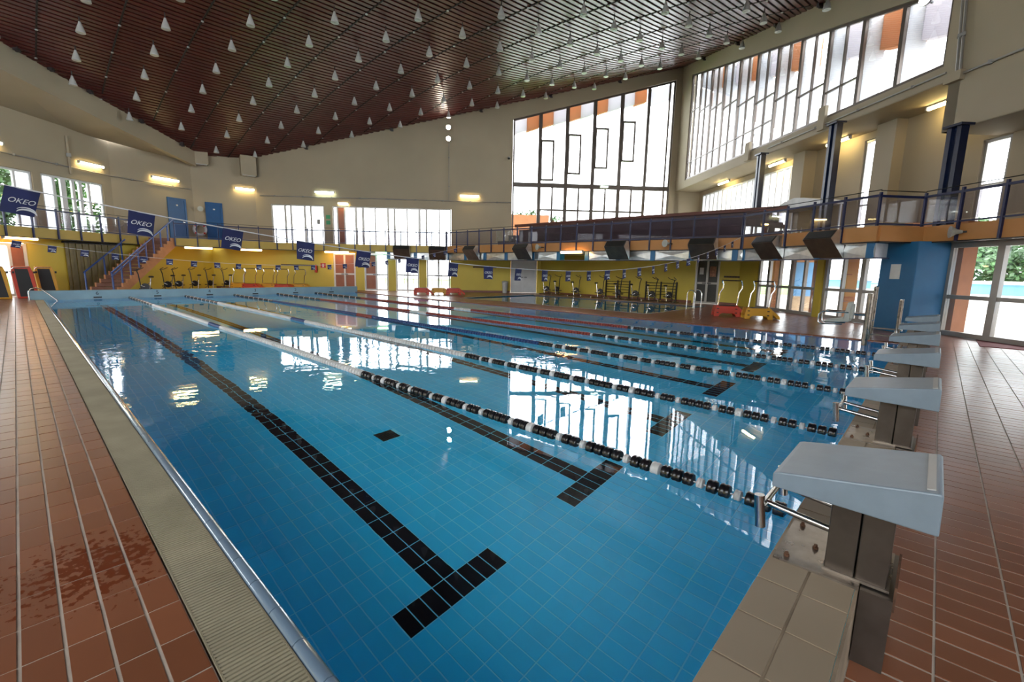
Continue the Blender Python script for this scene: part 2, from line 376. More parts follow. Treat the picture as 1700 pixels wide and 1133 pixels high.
# rounded nosing along the left edge and a flat lip along the right edge
ns = MB(); prof = [(-.062, -.06), (-.062, -.004), (-.050, .010), (-.032, .016), (-.014, .012), (-.003, .002), (0, -.014), (0, -.06)]
ns.prism(prof, (0, -.1225, 0), XD, ZD, YD, .245); nme = ns.mesh('nosing_tile', 'nosing', True)
for k in range(101): inst('nosing_tile', nme, pool, (0, .125 - .25 + k * .25, 0))
ns = MB(); ns.prism([(-a, b) for a, b in prof][::-1], (0, -.1225, 0), XD, ZD, YD, .245); nme2 = ns.mesh('nosing_tile', 'terracotta', True)
for k in range(100): inst('nosing_tile', nme2, pool, (13, .125 + k * .25, -.004))
# near end coping tiles
cp = MB(); tile_geo(cp, 0, 0, 0, .1215, .0735, .02); cpm = cp.mesh('coping_tile', 'coping')
for i in range(54):
    for y in (-.136, -.289): inst('coping_tile', cpm, pool, (-.13 + i * .25, y, .305))
cr = MB(); cr.box(-.005, 13.005, -.3605, -.066, .2995, .3015); cr.box(-.26, 13.3, -.372, -.362, -.01, .302); cr.box(-.26, -.01, -.36, -.065, -.2, .300); cr.box(13.01, 13.3, -.36, -.065, -.2, .300); cr.build('coping_back', 'coping_concrete', pool)
# far end raised wall with lane numbers
ew = thing('pool_end_wall', 'raised pale blue end wall with black lane numbers', 'wall', (6.5, 25.1, 0), kind='structure')
eb = MB(); eb.box(-.45, 13.15, 25.0, 25.34, -.3, .33); eb.build('parapet', 'parapet_blue', ew, bevel=.015)
def text_mesh(name, s, size, mat, shear=0., depth=.004):
    cu = bpy.data.curves.new(name, 'FONT'); cu.body = s; cu.size = size; cu.align_x = 'CENTER'; cu.align_y = 'CENTER'; cu.extrude = depth; cu.shear = shear; cu.resolution_u = 3
    o = bpy.data.objects.new(name, cu); COL.objects.link(o); bpy.context.view_layer.update()
    me = bpy.data.meshes.new_from_object(o.evaluated_get(bpy.context.evaluated_depsgraph_get())); bpy.data.objects.remove(o); bpy.data.curves.remove(cu)
    me.materials.clear(); me.materials.append(M[mat]); me.name = name; return me
RX = Matrix.Rotation(math.radians(90), 4, 'X')
for k in range(6):
    o = bpy.data.objects.new('lane_number', text_mesh('lane_number', str(6 - k), .21, 'black_paint')); COL.objects.link(o)
    attach(o, ew); o.matrix_basis = Matrix.Translation((LX[k], 24.998, .20)) @ RX
    MB().box(LX[k] - .13, LX[k] + .13, 24.985, 25.0, .01, .065).build('number_bar', 'black_paint', ew)
# water
wa = MB(); N = 1
wa.v += [(0, -.065, -.022), (13, -.065, -.022), (13, 25.002, -.022), (0, 25.002, -.022)]; wa.f.append((0, 1, 2, 3))
tag(wa.build('pool_water', 'water'), 'clear blue water filling the large lane pool', 'water', kind='stuff')

# ------------------------------------------------------------------ overflow grating
dr = thing('gutter_grating', 'beige overflow grating along the left pool edge', 'grating', (-.18, 12.5, 0))
MB().box(-.30, -.063, -.37, 24.98, -.25, -.06).build('channel', 'gutter_dark', dr)
gp = MB()
for k in range(48): gp.box(-.292, -.066, k * .0208 + .002, k * .0208 + .0145, -.02, .002)
gp.box(-.293, -.286, 0, .998, -.03, .002); gp.box(-.072, -.065, 0, .998, -.03, .002)
gme = gp.mesh('grating_panel', 'grating')
for k in range(25): inst('grating_panel', gme, dr, (0, -.30 + k * 1.0, 0))

# ------------------------------------------------------------------ small pool
pool2 = thing('teaching_pool', 'small shallow pool beside the yellow wall with bikes', 'pool', (17.8, 12.4, 0))
a0, a1, b0, b1 = P2; q = MB(); q.box(a0, a1, b0, b1, -1.2, -1.1); q.box(a0 - .04, a0, b0 - .04, b1 + .04, -1.2, .0); q.box(a1, a1 + .04, b0 - .04, b1 + .04, -1.2, .0); q.box(a0, a1, b0 - .04, b0, -1.2, 0); q.box(a0, a1, b1, b1 + .04, -1.2, 0)
q.build('basin', 'pool_wall_tile', pool2)
q = MB(); q.box(a0 - .16, a0 - .04, b0 - .16, b1 + .16, -.01, .012); q.box(a1 + .04, a1 + .16, b0 - .16, b1 + .16, -.01, .012); q.box(a0 - .04, a1 + .04, b0 - .16, b0 - .04, -.01, .012); q.box(a0 - .04, a1 + .04, b1 + .04, b1 + .16, -.01, .012)
q.build('rim', 'nosing', pool2)
wa = MB(); wa.v += [(a0, b0, -.03), (a1, b0, -.03), (a1, b1, -.03), (a0, b1, -.03)]; wa.f.append((0, 1, 2, 3)); tag(wa.build('teaching_pool_water', 'water'), 'still water of the small pool by the yellow wall', 'water', kind='stuff')

# ------------------------------------------------------------------ walls
def seg_wall(name, p0, p1, zb, zt, holes=(), th=.25, mat='wall_cream', side=1, label=None, cat='wall', zfun=None):
    """wall from p0 to p1 (world xy), thickness away from the hall (side=+1: right of p0->p1). holes: (s0,s1,zb,zt) with zt number or function of s"""
    p0 = Vector((p0[0], p0[1], 0)); p1 = Vector((p1[0], p1[1], 0)); L = (p1 - p0).length; d = (p1 - p0) / L; n = d.cross(ZD) * side
    top = zfun or (lambda s: zt); mb = MB()
    br = sorted({0., L, *[h[0] for h in holes], *[h[1] for h in holes]}); 
    if zfun: br = sorted(set(br) | {L * k / 8 for k in range(9)})
    f = lambda z, s: z(s) if callable(z) else z
    for a, b in zip(br, br[1:]):
        if b - a < 1e-5: continue
        m = (a + b) / 2; hs = sorted([h for h in holes if h[0] - 1e-6 <= m <= h[1] + 1e-6], key=lambda h: f(h[2], m)); lo = zb
        spans = []
        for h in hs: spans.append((lo, h[2])); lo = h[3]
        spans.append((lo, top))
        for s0, s1 in spans:
            za, zb2, zc, zd = f(s0, a), f(s0, b), f(s1, a), f(s1, b)
            if zc - za < .005 and zd - zb2 < .005: continue
            A0 = p0 + d * a; B0 = p0 + d * b; A1 = A0 + n * th; B1 = B0 + n * th
            mb.hexa([A0 + ZD * za, B0 + ZD * zb2, B1 + ZD * zb2, A1 + ZD * za, A0 + ZD * zc, B0 + ZD * zd, B1 + ZD * zd, A1 + ZD * zc])
    o = mb.build(name, mat); return tag(o, label, cat if label else None, kind='structure')
FU, RV = 30.1, 12.57                        # upper far wall and upper right wall
NBACK = -9.0
def v2s(v): return v + 14.6                 # far wall parameter
big_top = lambda s: 11.03 + (s - 16.28) * .264
far_holes = [(v2s(-13.7), v2s(-10.38), 2.8, 5.34), (v2s(-9.9), v2s(-2.28), 2.8, 5.32), (v2s(1.68), v2s(12.18), 3.6, lambda s: big_top(s))]
seg_wall('wall_far', W(FU, -14.6), W(FU, RV + .3), 2.45, 0, far_holes, .3, side=-1, label='tall cream far wall above the balcony', zfun=lambda s: zc_uv(FU, s - 14.6) + .25)
# left upper wall in three facets and a short corner facet
LP = [(NBACK, -22.2), (19.6, -19.95), (24.6, -19.1), (28.2, -17.3), (30.1, -14.6)]
def zleft(u): return 7.35 + max(0, 27 - u) * .05
left_holes = {0: [(14.0, 20.5, 2.8, 5.3), (22.0, 28.5, 2.8, 5.3)], 1: [(.05, 1.5, 2.8, 5.3), (1.83, 4.62, 2.8, 5.32)]}
for k in range(4):
    p, qv = LP[k], LP[k + 1]; L = math.hypot(qv[0] - p[0], qv[1] - p[1])
    hs = left_holes.get(k, [])
    if k < 3: zf = lambda s, p=p, qv=qv, L=L: zleft(p[0] + (qv[0] - p[0]) * s / L) + .5
    else: zf = lambda s, p=p, qv=qv, L=L: zc_uv(p[0] + (qv[0] - p[0]) * s / L, p[1] + (qv[1] - p[1]) * s / L) + .3
    seg_wall('wall_left' if k < 3 else 'wall_corner', W(*p), W(*qv), 2.45, 0, hs, .25, side=-1, label=['cream left wall nearest the camera above the balcony', 'cream left wall facet with the narrow strip window', 'cream left wall facet with a blue door', 'cream corner wall facet with a blue door'][k], zfun=zf)
# right upper wall (strip of tall windows), soffit wall below it and lower block nearest the camera
rv_holes = [(29.0 - 28.7, 29.0 - 12.15 + .0, 7.30, lambda s: 13.53 - s * .2535)]
seg_wall('wall_right', W(29.0 + 1.4, RV), W(NBACK, RV), 6.88, 0, [(1.7, 18.25, 7.32, lambda s: 13.58 - (s - 1.7) * .2555)], .3, side=-1, label='cream upper right wall around the tall strip window', zfun=lambda s: zc_uv(30.4 - s, RV) + .25)
seg_wall('wall_right_beam', W(11.92, RV), W(NBACK, RV), 5.50, 6.88, (), .3, side=-1, label='cream lower wall block at the top right corner')
MB().uvb(11.6, 11.92, RV, 14.5, 5.5, 6.9).build('wall_right_return', 'wall_cream')
tag(bpy.data.objects['wall_right_return'], 'cream return of the wall block above the navy column', 'wall', kind='structure')
# gallery behind the columns: soffit, back wall with slit windows
tag(MB().uvb(NBACK, 30.4, RV + .02, 14.6, 6.865, 7.0).build('ceiling_gallery', 'wall_cream'), 'cream gallery soffit with fluorescent tubes', 'ceiling', kind='structure')
tag(MB().uvb(NBACK, 11.6, RV + .02, 14.6, 5.485, 5.6).build('ceiling_gallery_low', 'wall_cream'), 'lower cream soffit at the right edge', 'ceiling', kind='structure')
GV = 14.3
seg_wall('wall_gallery', W(30.4, GV), W(NBACK, GV), 2.45, 6.95, [(.75, 10.1, 2.9, 6.62), (13.75, 14.5, 2.9, 6.6), (18.1, 18.85, 2.9, 5.48)], .25, side=-1, label='cream back wall of the gallery behind the navy columns')
MB().uvb(19.2, 19.95, 13.75, GV, 2.8, 6.88).build('trim_1', 'wall_cream'); tag(bpy.data.objects['trim_1'], 'cream wall pier beside the slit windows', 'pier', kind='structure')
MB().uvb(14.9, 15.7, 13.9, GV, 2.8, 6.88).build('trim_2', 'wall_cream'); tag(bpy.data.objects['trim_2'], 'cream wall pier beside the tall narrow window', 'pier', kind='structure')
seg_wall('wall_far_return', W(30.1, RV), W(30.1, 14.6), 2.45, 7.0, (), .3, side=-1, label='cream end wall of the gallery')
# back walls closing the hall behind the camera
seg_wall('wall_back', W(NBACK, RV + 2), W(NBACK, -22.2), 0, 15.2, [(11.0, 34.0, 4.5, lambda s: zc_uv(NBACK, RV + 2 - s) - .7)], .3, side=-1, label='cream back wall behind the camera')
# ground floor walls
GF = 29.2
gh = [(-9.67, -8.28), (-7.75, -6.23), (-5.77, -4.27), (-3.81, -2.27), (1.62, 3.36)]
seg_wall('wall_far_ground', W(GF, -17.0), W(GF, 3.62), 0, 2.46, [(a + 17, b + 17, 0, 2.32) for a, b in gh], .2, 'wall_yellow', -1, 'yellow ground floor wall behind the far pool end')
seg_wall('wall_right_ground', (22.7, 18.72), (22.7, 6.35), 0, 2.46, [(18.72 - 8.62, 18.72 - 7.42, 0, 2.3)], .2, 'wall_yellow', -1, 'yellow wall behind the exercise bikes and small pool')
GLV = 12.0
pz = [(18.95, 20.3), (15.0, 15.3)]
for a, b, lab in ((18.95, 20.35, 'yellow wall strip between the coat hooks and glass doors'), (14.98, 15.3, 'yellow pillar between the glass doors')):
    tag(MB().uvb(a, b, GLV - .02, GLV + .22, 0, 2.46).build('wall_pillar', 'wall_yellow'), lab, 'wall', kind='structure')
GLP = [(NBACK, -21.2), (19.0, -19.7), (29.2, -17.0)]
L1 = math.hypot(10.2, 2.7)
seg_wall('wall_left_ground', W(*GLP[0]), W(*GLP[1]), 0, 2.46, [(24.5, 27.9, 0, 2.2)], .2, 'wall_yellow', -1, 'yellow left ground floor wall beside the deck')
seg_wall('wall_left_ground_far', W(*GLP[1]), W(*GLP[2]), 0, 2.46, [(.0, 1.15, 0, 2.2)], .2, 'wall_yellow', -1, 'yellow ground floor wall behind the stairs')
# plinths
def plinth(name, p, q, side):
    p = Vector((p[0], p[1], 0)); q = Vector((q[0], q[1], 0)); d = (q - p).normalized(); n = d.cross(ZD) * side
    tag(MB().obox((p + q) / 2 - n * .015 + ZD * .06, d, n, ZD, (q - p).length / 2, .015, .06).build(name, 'plinth'), 'brown tile skirting along the ' + name.split('_', 1)[1].replace('_', ' ') + ' wall', 'skirting', kind='structure')
plinth('baseboard_right', (22.7, 18.4), (22.7, 8.7), -1); plinth('baseboard_far', W(GF, -2.2), W(GF, 1.6), -1); plinth('baseboard_far_end', W(GF, -16.9), W(GF, -9.7), -1); plinth('baseboard_corner', (22.7, 7.4), (22.7, 6.4), -1)

# ------------------------------------------------------------------ ceiling: hyperbolic paraboloid of red boards
ce = MB(); n1, n2 = 24, 24; bu = lambda i: NBACK + (FU + .4 - NBACK) * i / n1; 
def vlow(u): return -16.85 - (27.8 - u) * .1 - .6
for i in range(n1 + 1):
    for j in range(n2 + 1):
        u = bu(i); vl = max(vlow(u), -21); v = vl + (RV + .2 - vl) * j / n2; ce.v.append(tuple(W(u, v, zc_uv(u, v) + .16)))
for i in range(n1):
    for j in range(n2): k = i * (n2 + 1) + j; ce.f.append((k, k + 1, k + n2 + 2, k + n2 + 1))
ceiling = tag(ce.build('ceiling', 'slat_back'), 'dark red slatted ceiling sweeping up to the right', 'ceiling', kind='structure')
def clip_x(y):
    """x range of the ceiling at world y (inside the hall plan)"""
    lo, hi = None, None; x = -22.
    while x < 34:
        u = x * SA + y * CA; v = x * CA - y * SA
        if NBACK < u < FU + .02 and max(vlow(u) + .5, -21) < v < RV + .02:
            if lo is None: lo = x
            hi = x
        x += .1
    return lo, hi
PITCH = .25
k = 0; y = -14.
while y < 36:
    lo, hi = clip_x(y); y += PITCH
    if lo is None or hi - lo < .4: continue
    n = max(2, int((hi - lo) / 1.6)); mb = MB(); yy = y - PITCH; rings = []
    for i in range(n + 1):
        x = lo + (hi - lo) * i / n; b = len(mb.v); rings.append(b)
        for dy, dz in ((-.086, .03), (-.086, .006), (-.07, 0), (.07, 0), (.086, .006), (.086, .03)): mb.v.append((x, yy + dy, zceil(x, yy + dy) + dz))
    for a, b in zip(rings, rings[1:]):
        for q_ in range(5): mb.f.append((a + q_, a + q_ + 1, b + q_ + 1, b + q_))
    mb.build('slat', 'slat_red', ceiling)
LXG = [1.68 + 2.03 * i for i in range(-4, 12)]; LYG = [5.70 + 2.068 * j for j in range(-3, 13)]
for gx in LXG + [LXG[-1] + 2.03, LXG[-1] + 4.06]:
    x = gx - 1.0; mb = MB(); st = None; y = -14.
    pts = []
    while y < 36:
        lo, hi = clip_x(y)
        if lo is not None and lo < x < hi: pts.append((x, y))
        y += .8
    if len(pts) < 2: continue
    for (xa, ya), (xb, yb) in zip(pts, pts[1:]): mb.bar((xa, ya, zceil(xa, ya) + .012), (xb, yb, zceil(xb, yb) + .012), .05, .045)
    mb.build('gap_strip', 'slat_back', ceiling)  # dark strip stands in for the dark gaps between slat ends
# left eaves beam under the ceiling edge, with its sloping soffit
bm = MB(); us = [NBACK, 0, 10, 18.5, 23, 28.0]
for a, b in zip(us, us[1:]):
    va, vb = -16.85 - (27.8 - a) * .1, -16.85 - (27.8 - b) * .1
    h = lambda u: .80 + (28 - u) * .02
    bm.hexa([W(a, va, zc_uv(a, va) - h(a)), W(b, vb, zc_uv(b, vb) - h(b)), W(b, vb - .3, zc_uv(b, vb) - h(b)), W(a, va - .3, zc_uv(a, va) - h(a)), W(a, va, zc_uv(a, va) + .2), W(b, vb, zc_uv(b, vb) + .2), W(b, vb - .3, zc_uv(b, vb) + .2), W(a, va - .3, zc_uv(a, va) + .2)])
    def wl(u):
        for p, q_ in zip(LP, LP[1:]):
            if p[0] <= u <= q_[0]: return p[1] + (q_[1] - p[1]) * (u - p[0]) / (q_[0] - p[0])
        return -17.3
    za, zb_ = zc_uv(a, va) - h(a), zc_uv(b, vb) - h(b)
    bm.hexa([W(a, va - .1, za), W(b, vb - .1, zb_), W(b, min(wl(b), vb - .12) - .2, zleft(b) - .02), W(a, wl(a) - .2, zleft(a) - .02), W(a, va - .1, za + .1), W(b, vb - .1, zb_ + .1), W(b, min(wl(b), vb - .12) - .2, zleft(b) + .1), W(a, wl(a) - .2, zleft(a) + .1)])
tag(bm.build('ceiling_beam', 'wall_cream'), 'cream eaves beam and soffit along the left wall', 'beam', kind='structure')

# ------------------------------------------------------------------ windows
WN = [0]; DN = [0]
def window(label, o, d, n, s0, s1, zb, zt, muls=(), trs=(), fw=.07, mw=.05, dep=.10, fmat='alu_brown', pmat='pane', kind='window', skip=None, off=.1):
    """framed glazing in a wall: o + d*s, outward n; trs: heights or functions; parts frame, mullion, transom, pane"""
    if kind == 'window': WN[0] += 1; nm = 'window_%d' % WN[0]
    else: DN[0] += 1; nm = 'door_%d' % DN[0]
    ft = zt if callable(zt) else (lambda s: zt)
    t = thing(nm, label, kind, o + d * ((s0 + s1) / 2) + ZD * zb, kind='structure'); P = lambda s, z, k=0.: o + d * s + n * (off + k) + ZD * z
    def vbar(name, s, w, a, b, m): MB().hexa([P(s - w / 2, a, -dep / 2), P(s + w / 2, a, -dep / 2), P(s + w / 2, a, dep / 2), P(s - w / 2, a, dep / 2), P(s - w / 2, b(s - w / 2), -dep / 2), P(s + w / 2, b(s + w / 2), -dep / 2), P(s + w / 2, b(s + w / 2), dep / 2), P(s - w / 2, b(s - w / 2), dep / 2)]).build(name, m, t)
    def hbar(name, a, b, f, w, m, dd=dep): MB().hexa([P(a, f(a) - w / 2, -dd / 2), P(b, f(b) - w / 2, -dd / 2), P(b, f(b) - w / 2, dd / 2), P(a, f(a) - w / 2, dd / 2), P(a, f(a) + w / 2, -dd / 2), P(b, f(b) + w / 2, -dd / 2), P(b, f(b) + w / 2, dd / 2), P(a, f(a) + w / 2, dd / 2)]).build(name, m, t)
    vbar('frame', s0 + fw / 2, fw, zb, ft, fmat); vbar('frame', s1 - fw / 2, fw, zb, ft, fmat)
    hbar('frame', s0 + fw, s1 - fw, lambda s: zb + fw / 2, fw, fmat); hbar('frame', s0 + fw, s1 - fw, lambda s: ft(s) - fw / 2, fw, fmat)
    ms = [m if isinstance(m, tuple) else (m, mw) for m in muls]
    for m, wd in ms: vbar('mullion', m, wd, zb + fw, lambda s: ft(s) - fw, fmat)
    edges = [s0 + fw] + [m for m, _ in ms] + [s1 - fw]
    cells = []
    for a, b in zip(edges, edges[1:]):
        tz = []
        for tr in trs:
            if isinstance(tr, tuple):
                if not (tr[1] - .01 <= (a + b) / 2 <= tr[2] + .01): continue
                tz.append((tr[0], tr[3] if len(tr) > 3 else mw))
            else: tz.append((tr, mw))
        fs = sorted([(z if callable(z) else (lambda s, z=z: z), wd) for z, wd in tz], key=lambda q: q[0](a))
        fs = [q for q in fs if zb + .1 < q[0]((a + b) / 2) < ft((a + b) / 2) - .1]
        for f_, wd in fs: hbar('transom', a, b, f_, wd, fmat, dep * .8)
        lo = lambda s: zb + fw * .6
        for hi in [q[0] for q in fs] + [lambda s: ft(s) - fw * .6]: cells.append((a, b, lo, hi)); lo = hi
    for i, (a, b, lo, hi) in enumerate(cells):
        pmt = skip(i, (a + b) / 2, (lo(a) + hi(a)) / 2) if skip else pmat
        if not pmt: continue
        e = .006
        MB().hexa([P(a, lo(a), -e), P(b, lo(b), -e), P(b, lo(b), e), P(a, lo(a), e), P(a, hi(a), -e), P(b, hi(b), -e), P(b, hi(b), e), P(a, hi(a), e)]).build('pane' if 'pane' in pmt else 'panel', pmt, t)
    return t, P
FO = W(FU, 0); GO = W(GF, 0)
window('bright five light window left on the far wall', FO, VD, UD, -13.67, -10.4, 2.82, 5.33, [(-12.84, .13), (-12.48, .12), (-11.62, .13), (-11.24, .12)], fmat='alu_grey')
w2, _ = window('long bright window band in the middle of the far wall', FO, VD, UD, -9.87, -2.31, 2.82, 5.31, [(-9.58, .09), (-9.12, .09), (-8.40, .16), (-7.96, .16), (-7.18, .09), (-6.36, .14), (-5.95, .14), (-5.14, .09), (-4.35, .15), (-3.9, .14), (-3.07, .09)], fmat='alu_grey', skip=lambda i, s, z: 'brown_door' if -9.5 < s < -9.2 else 'pane')
bw, BP = window('huge slant topped window in the tall far wall', FO, VD, UD, 1.70, 12.16, 3.62, lambda v: 11.01 + .264 * (v - 1.68), [(3.45, .23), (5.20, .23), (6.97, .23), (8.74, .23), (10.48, .19), (11.82, .11)], [(7.02, 1, 13, .28), (5.46, 3.4, 10.5, .11)], fw=.10, mw=.07)
for a, b, c, d_ in ((3.54, 4.32, 7.36, 9.78), (5.30, 6.08, 7.81, 10.20), (7.08, 7.86, 8.22, 10.65), (8.85, 9.62, 8.71, 11.13)):
    m = MB()
    for s in (a, b): m.obox(BP(s, (c + d_) / 2, -.03), VD, UD, ZD, .055, .06, (d_ - c) / 2)
    for z in (c, d_): m.obox(BP((a + b) / 2, z, -.03), VD, UD, ZD, (b - a) / 2 + .055, .06, .055)
    m.build('sash', 'alu_brown', bw)
for s in (4.32, 6.08, 7.86, 9.62): MB().obox(BP(s, 5.3, 0), VD, UD, ZD, .055, .05, 1.62).build('mullion', 'alu_brown', bw)
bays = [1.72, 3.42, 5.2, 6.97, 8.74, 10.46]
for i, a in enumerate(bays):
    if i < 5:
        b = bays[i + 1]; m_ = (a + b) / 2
        for j, (p, q) in enumerate(((a + .05, m_), (m_, b - .05))):
            f = lambda v: 11.01 + .264 * (v - 1.68)
            mt = 'eave_backlit_orange' if (i + j) % 2 else 'eave_backlit_pale'
            if i == 2: mt = 'eave_backlit_orange' if j == 0 else 'eave_backlit_pale'
            MB().hexa([BP(p, f(p) - .85, .25), BP(q, f(q) - .78, .25), BP(q, f(q) - .78, .6), BP(p, f(p) - .85, .6), BP(p, f(p), .25), BP(q, f(q), .25), BP(q, f(q), .6), BP(p, f(p), .6)]).build('eave_panel', mt, bw)
    if i: MB().obox(BP(a + .02, 9.2, .28), VD, UD, ZD, .05, .18, 2.0).build('fin', 'alu_grey', bw)
MB().hexa([BP(10.55, 12.2, .2), BP(12.0, 12.7, .2), BP(12.0, 12.7, .24), BP(10.55, 12.2, .24), BP(10.55, 13.25, .2), BP(12.0, 13.65, .2), BP(12.0, 13.65, .24), BP(10.55, 13.25, .24)]).build('eave_panel', 'eave_backlit_pale', bw)
# right strip window with deep fins
FIN = [27.55, 26.18, 24.72, 23.19, 21.6, 20.05, 18.5, 16.92, 15.32, 13.76]
rt = lambda u: 13.56 - (28.7 - u) * .2555
mu = []
edges = [28.8] + FIN + [12.2]
for a, b in zip(edges, edges[1:]):
    if a != 28.8: mu.append((a, .14))
    if b > 14: mu.append(((a + b) / 2, .045))
trs = []
for a, b in zip(edges, edges[1:]):
    if b < 14.5: continue
    zm = rt((a + b) / 2) - 2.05
    trs.append((zm, b, a, .06))
    if zm > 9.3: trs.append((8.35, b, a, .06))
rw, RP = window('long slant topped strip window high on the right wall', W(0, RV), UD, VD, 12.16, 28.72, 7.34, rt, sorted(mu), trs, fw=.08, mw=.05)
for k, u in enumerate(FIN):
    z1 = rt(u) + .1; MB().hexa([RP(u - .05, 7.2, .08), RP(u + .05, 7.2, .08), RP(u + .05, 7.2, .75), RP(u - .05, 7.2, .75), RP(u - .05, z1, .08), RP(u + .05, z1, .08), RP(u + .05, z1, .75), RP(u - .05, z1, .75)]).build('fin', 'fin_white', rw)
for k, (a, b) in enumerate(zip(edges, edges[1:])):
    mt = 'eave_backlit_orange' if k in (2, 4, 6, 7, 9) else 'eave_backlit_pale'
    p, q = b + .08, a - .08
    if k == 7: q = (a + b) / 2
    MB().hexa([RP(p, rt(p) - 1.0, .55), RP(q, rt(q) - 1.0, .55), RP(q, rt(q) - 1.0, .9), RP(p, rt(p) - 1.0, .9), RP(p, rt(p) + .1, .55), RP(q, rt(q) + .1, .55), RP(q, rt(q) + .1, .9), RP(p, rt(p) + .1, .9)]).build('eave_panel', mt, rw)
for u in (21.4, 16.5): MB().uvb(u, u + .35, RV - .12, RV - .0, 6.92, 7.75).build('sill_block', 'wall_cream', rw)
# gallery windows
gw, _ = window('row of narrow slit windows behind the navy columns', W(0, GV), UD, VD, 20.32, 29.62, 2.92, 6.6, [(20.32 + .52 * k, .10) for k in range(1, 18)], fmat='alu_white', dep=.22)
window('tall narrow gallery window between cream piers', W(0, GV), UD, VD, 15.92, 16.63, 2.92, 6.58, trs=[4.2], fmat='alu_grey')
window('narrow gallery window at the right edge of the photo', W(0, GV), UD, VD, 11.57, 12.28, 2.92, 5.46, trs=[4.2], fmat='alu_grey')
# left windows
def facet(p, q): 
    P0 = W(*p); P1 = W(*q); d = (P1 - P0).normalized(); return P0, d, -d.cross(ZD)
o_, d_, n_ = facet(LP[0], LP[1]); window('added unseen window above the balcony beyond the left edge', o_, d_, n_, 22.02, 28.48, 2.82, 5.28, [(22.9 + .8 * k, .07) for k in range(7)], fmat='alu_white')  # added out of view to bring side daylight to the foreground
window('added unseen window above the balcony left of the camera', o_, d_, n_, 14.02, 20.48, 2.82, 5.28, [(14.9 + .8 * k, .07) for k in range(7)], fmat='alu_white')  # also added out of view, a further daylight source for the foreground
o_, d_, n_ = facet(LP[1], LP[2]); window('window cut by the left edge of the photo above the balcony', o_, d_, n_, .07, 1.48, 2.82, 5.28, [(.85, .09)], fmat='alu_white', skip=lambda i, s, z: 'pane_frost' if i == 1 else 'pane')
window('narrow five light window on the left wall beside a big banner', o_, d_, n_, 1.85, 4.6, 2.82, 5.3, [(2.38, .12), (2.78, .22), (3.22, .12), (3.55, .14), (3.95, .12)], fmat='alu_white', skip=lambda i, s, z: 'pane_frost' if i == 0 else 'pane')

BO = W(NBACK, RV + 2); window('added unseen high window band behind the camera', BO, -VD, -UD, 11.02, 33.98, 4.52, lambda s: zc_uv(NBACK, RV + 2 - s) - .72, [(12.5 + 1.5 * k, .1) for k in range(14)], [6.6], fmat='alu_grey')  # added on the unseen back wall to brighten the foreground
# ------------------------------------------------------------------ doors
def dbl(label, o, d, n, s0, s1, h, panes, fmat='alu_white', cross=1.02, cw=.10, fw=.09):
    m = (s0 + s1) / 2
    t, P = window(label, o, d, n, s0, s1, .01, h, [(m, .11)], [(cross, s0 - 1, s1 + 1, cw)], fw=fw, fmat=fmat, kind='door', skip=lambda i, s, z: panes[0] if s < m else panes[1])
    for sg in (-1, 1): MB().obox(P(m + sg * .12, cross, -.09), d, n, ZD, .09, .02, .02).build('handle', 'dark_metal', t)
    return t
dbl('brown double door with white frame beside the fire extinguisher', GO, VD, UD, -9.65, -8.30, 2.3, ('brown_door', 'brown_door'))
dbl('half brown half glass double door in the far wall', GO, VD, UD, -7.73, -6.25, 2.3, ('brown_door', 'pane'))
dbl('glass double door left behind the grey air hoods', GO, VD, UD, -5.75, -4.29, 2.3, ('pane', 'pane'))
dbl('glass double door right of the far pair showing a yellow post', GO, VD, UD, -3.79, -2.29, 2.3, ('pane', 'pane'))
dbl('plain white double door beside the white bin', GO, VD, UD, 1.64, 3.34, 2.32, ('alu_white', 'alu_white'), cw=.04)
cd = dbl('dark glazed door with a poster near the coat hooks', Vector((22.7, 0, 0)), -YD, XD, -8.60, -7.44, 2.28, ('grille_dark', 'grille_dark'), fmat='alu_grey')
MB().box(22.77, 22.785, 7.62, 7.92, 1.35, 1.85).build('poster', 'poster', cd); MB().box(22.77, 22.785, 8.22, 8.42, 1.45, 1.78).build('notice', 'paper', cd)
RO = W(0, GLV)
def glazing(label, a, b, n, cross=1.02):
    st = (b - a) / n; mu = [(a + st * k, .16 if k % 2 == 0 else .09) for k in range(1, n)]
    return window(label, RO, UD, VD, a, b, .01, 2.40, mu, [(cross, a - 1, b + 1, .10)], fw=.12, fmat='alu_grey', kind='door', dep=.12)
glazing('glass doors between the yellow pillar and coat hook wall', 15.3, 18.95, 5)
glazing('glass doors between the yellow pillar and blue pillar', 11.66, 14.98, 4)
glazing('glass doors right of the blue pillar', 4.5, 10.66, 5); glazing('glass doors behind the camera on the right', -7.5, 4.0, 8)
tag(MB().uvb(NBACK, -7.5, GLV, GLV + .2, 0, 2.46).uvb(4.0, 4.5, GLV, GLV + .2, 0, 2.46).build('wall_right_ground_near', 'wall_yellow'), 'yellow wall pieces between the right glass doors', 'wall', kind='structure')
tag(MB().uvb(NBACK, 20.35, GLV + .02, GLV + .25, 2.40, 2.80).build('trim_3', 'alu_grey'), 'grey header over the glass doors', 'trim', kind='structure')
pl = thing('blue_pillar', 'broad blue painted pillar with a small white notice', 'pillar', W(11.1, 11.5), kind='structure')
MB().uvb(10.62, 11.72, 11.15, 12.25, 0, 2.44).build('shaft', 'pillar_blue', pl, bevel=.02); MB().uvb(11.05, 11.35, 11.135, 11.15, 1.45, 1.85).build('notice', 'paper', pl)
o_, d_, n_ = facet(GLP[0], GLP[1]); window('left glass doors behind the upright floats', o_, d_, n_, 24.52, 27.9, .01, 2.18, [(25.4, .12), (26.2, .08), (27.0, .12)], [1.02], fw=.1, fmat='alu_white', kind='door')
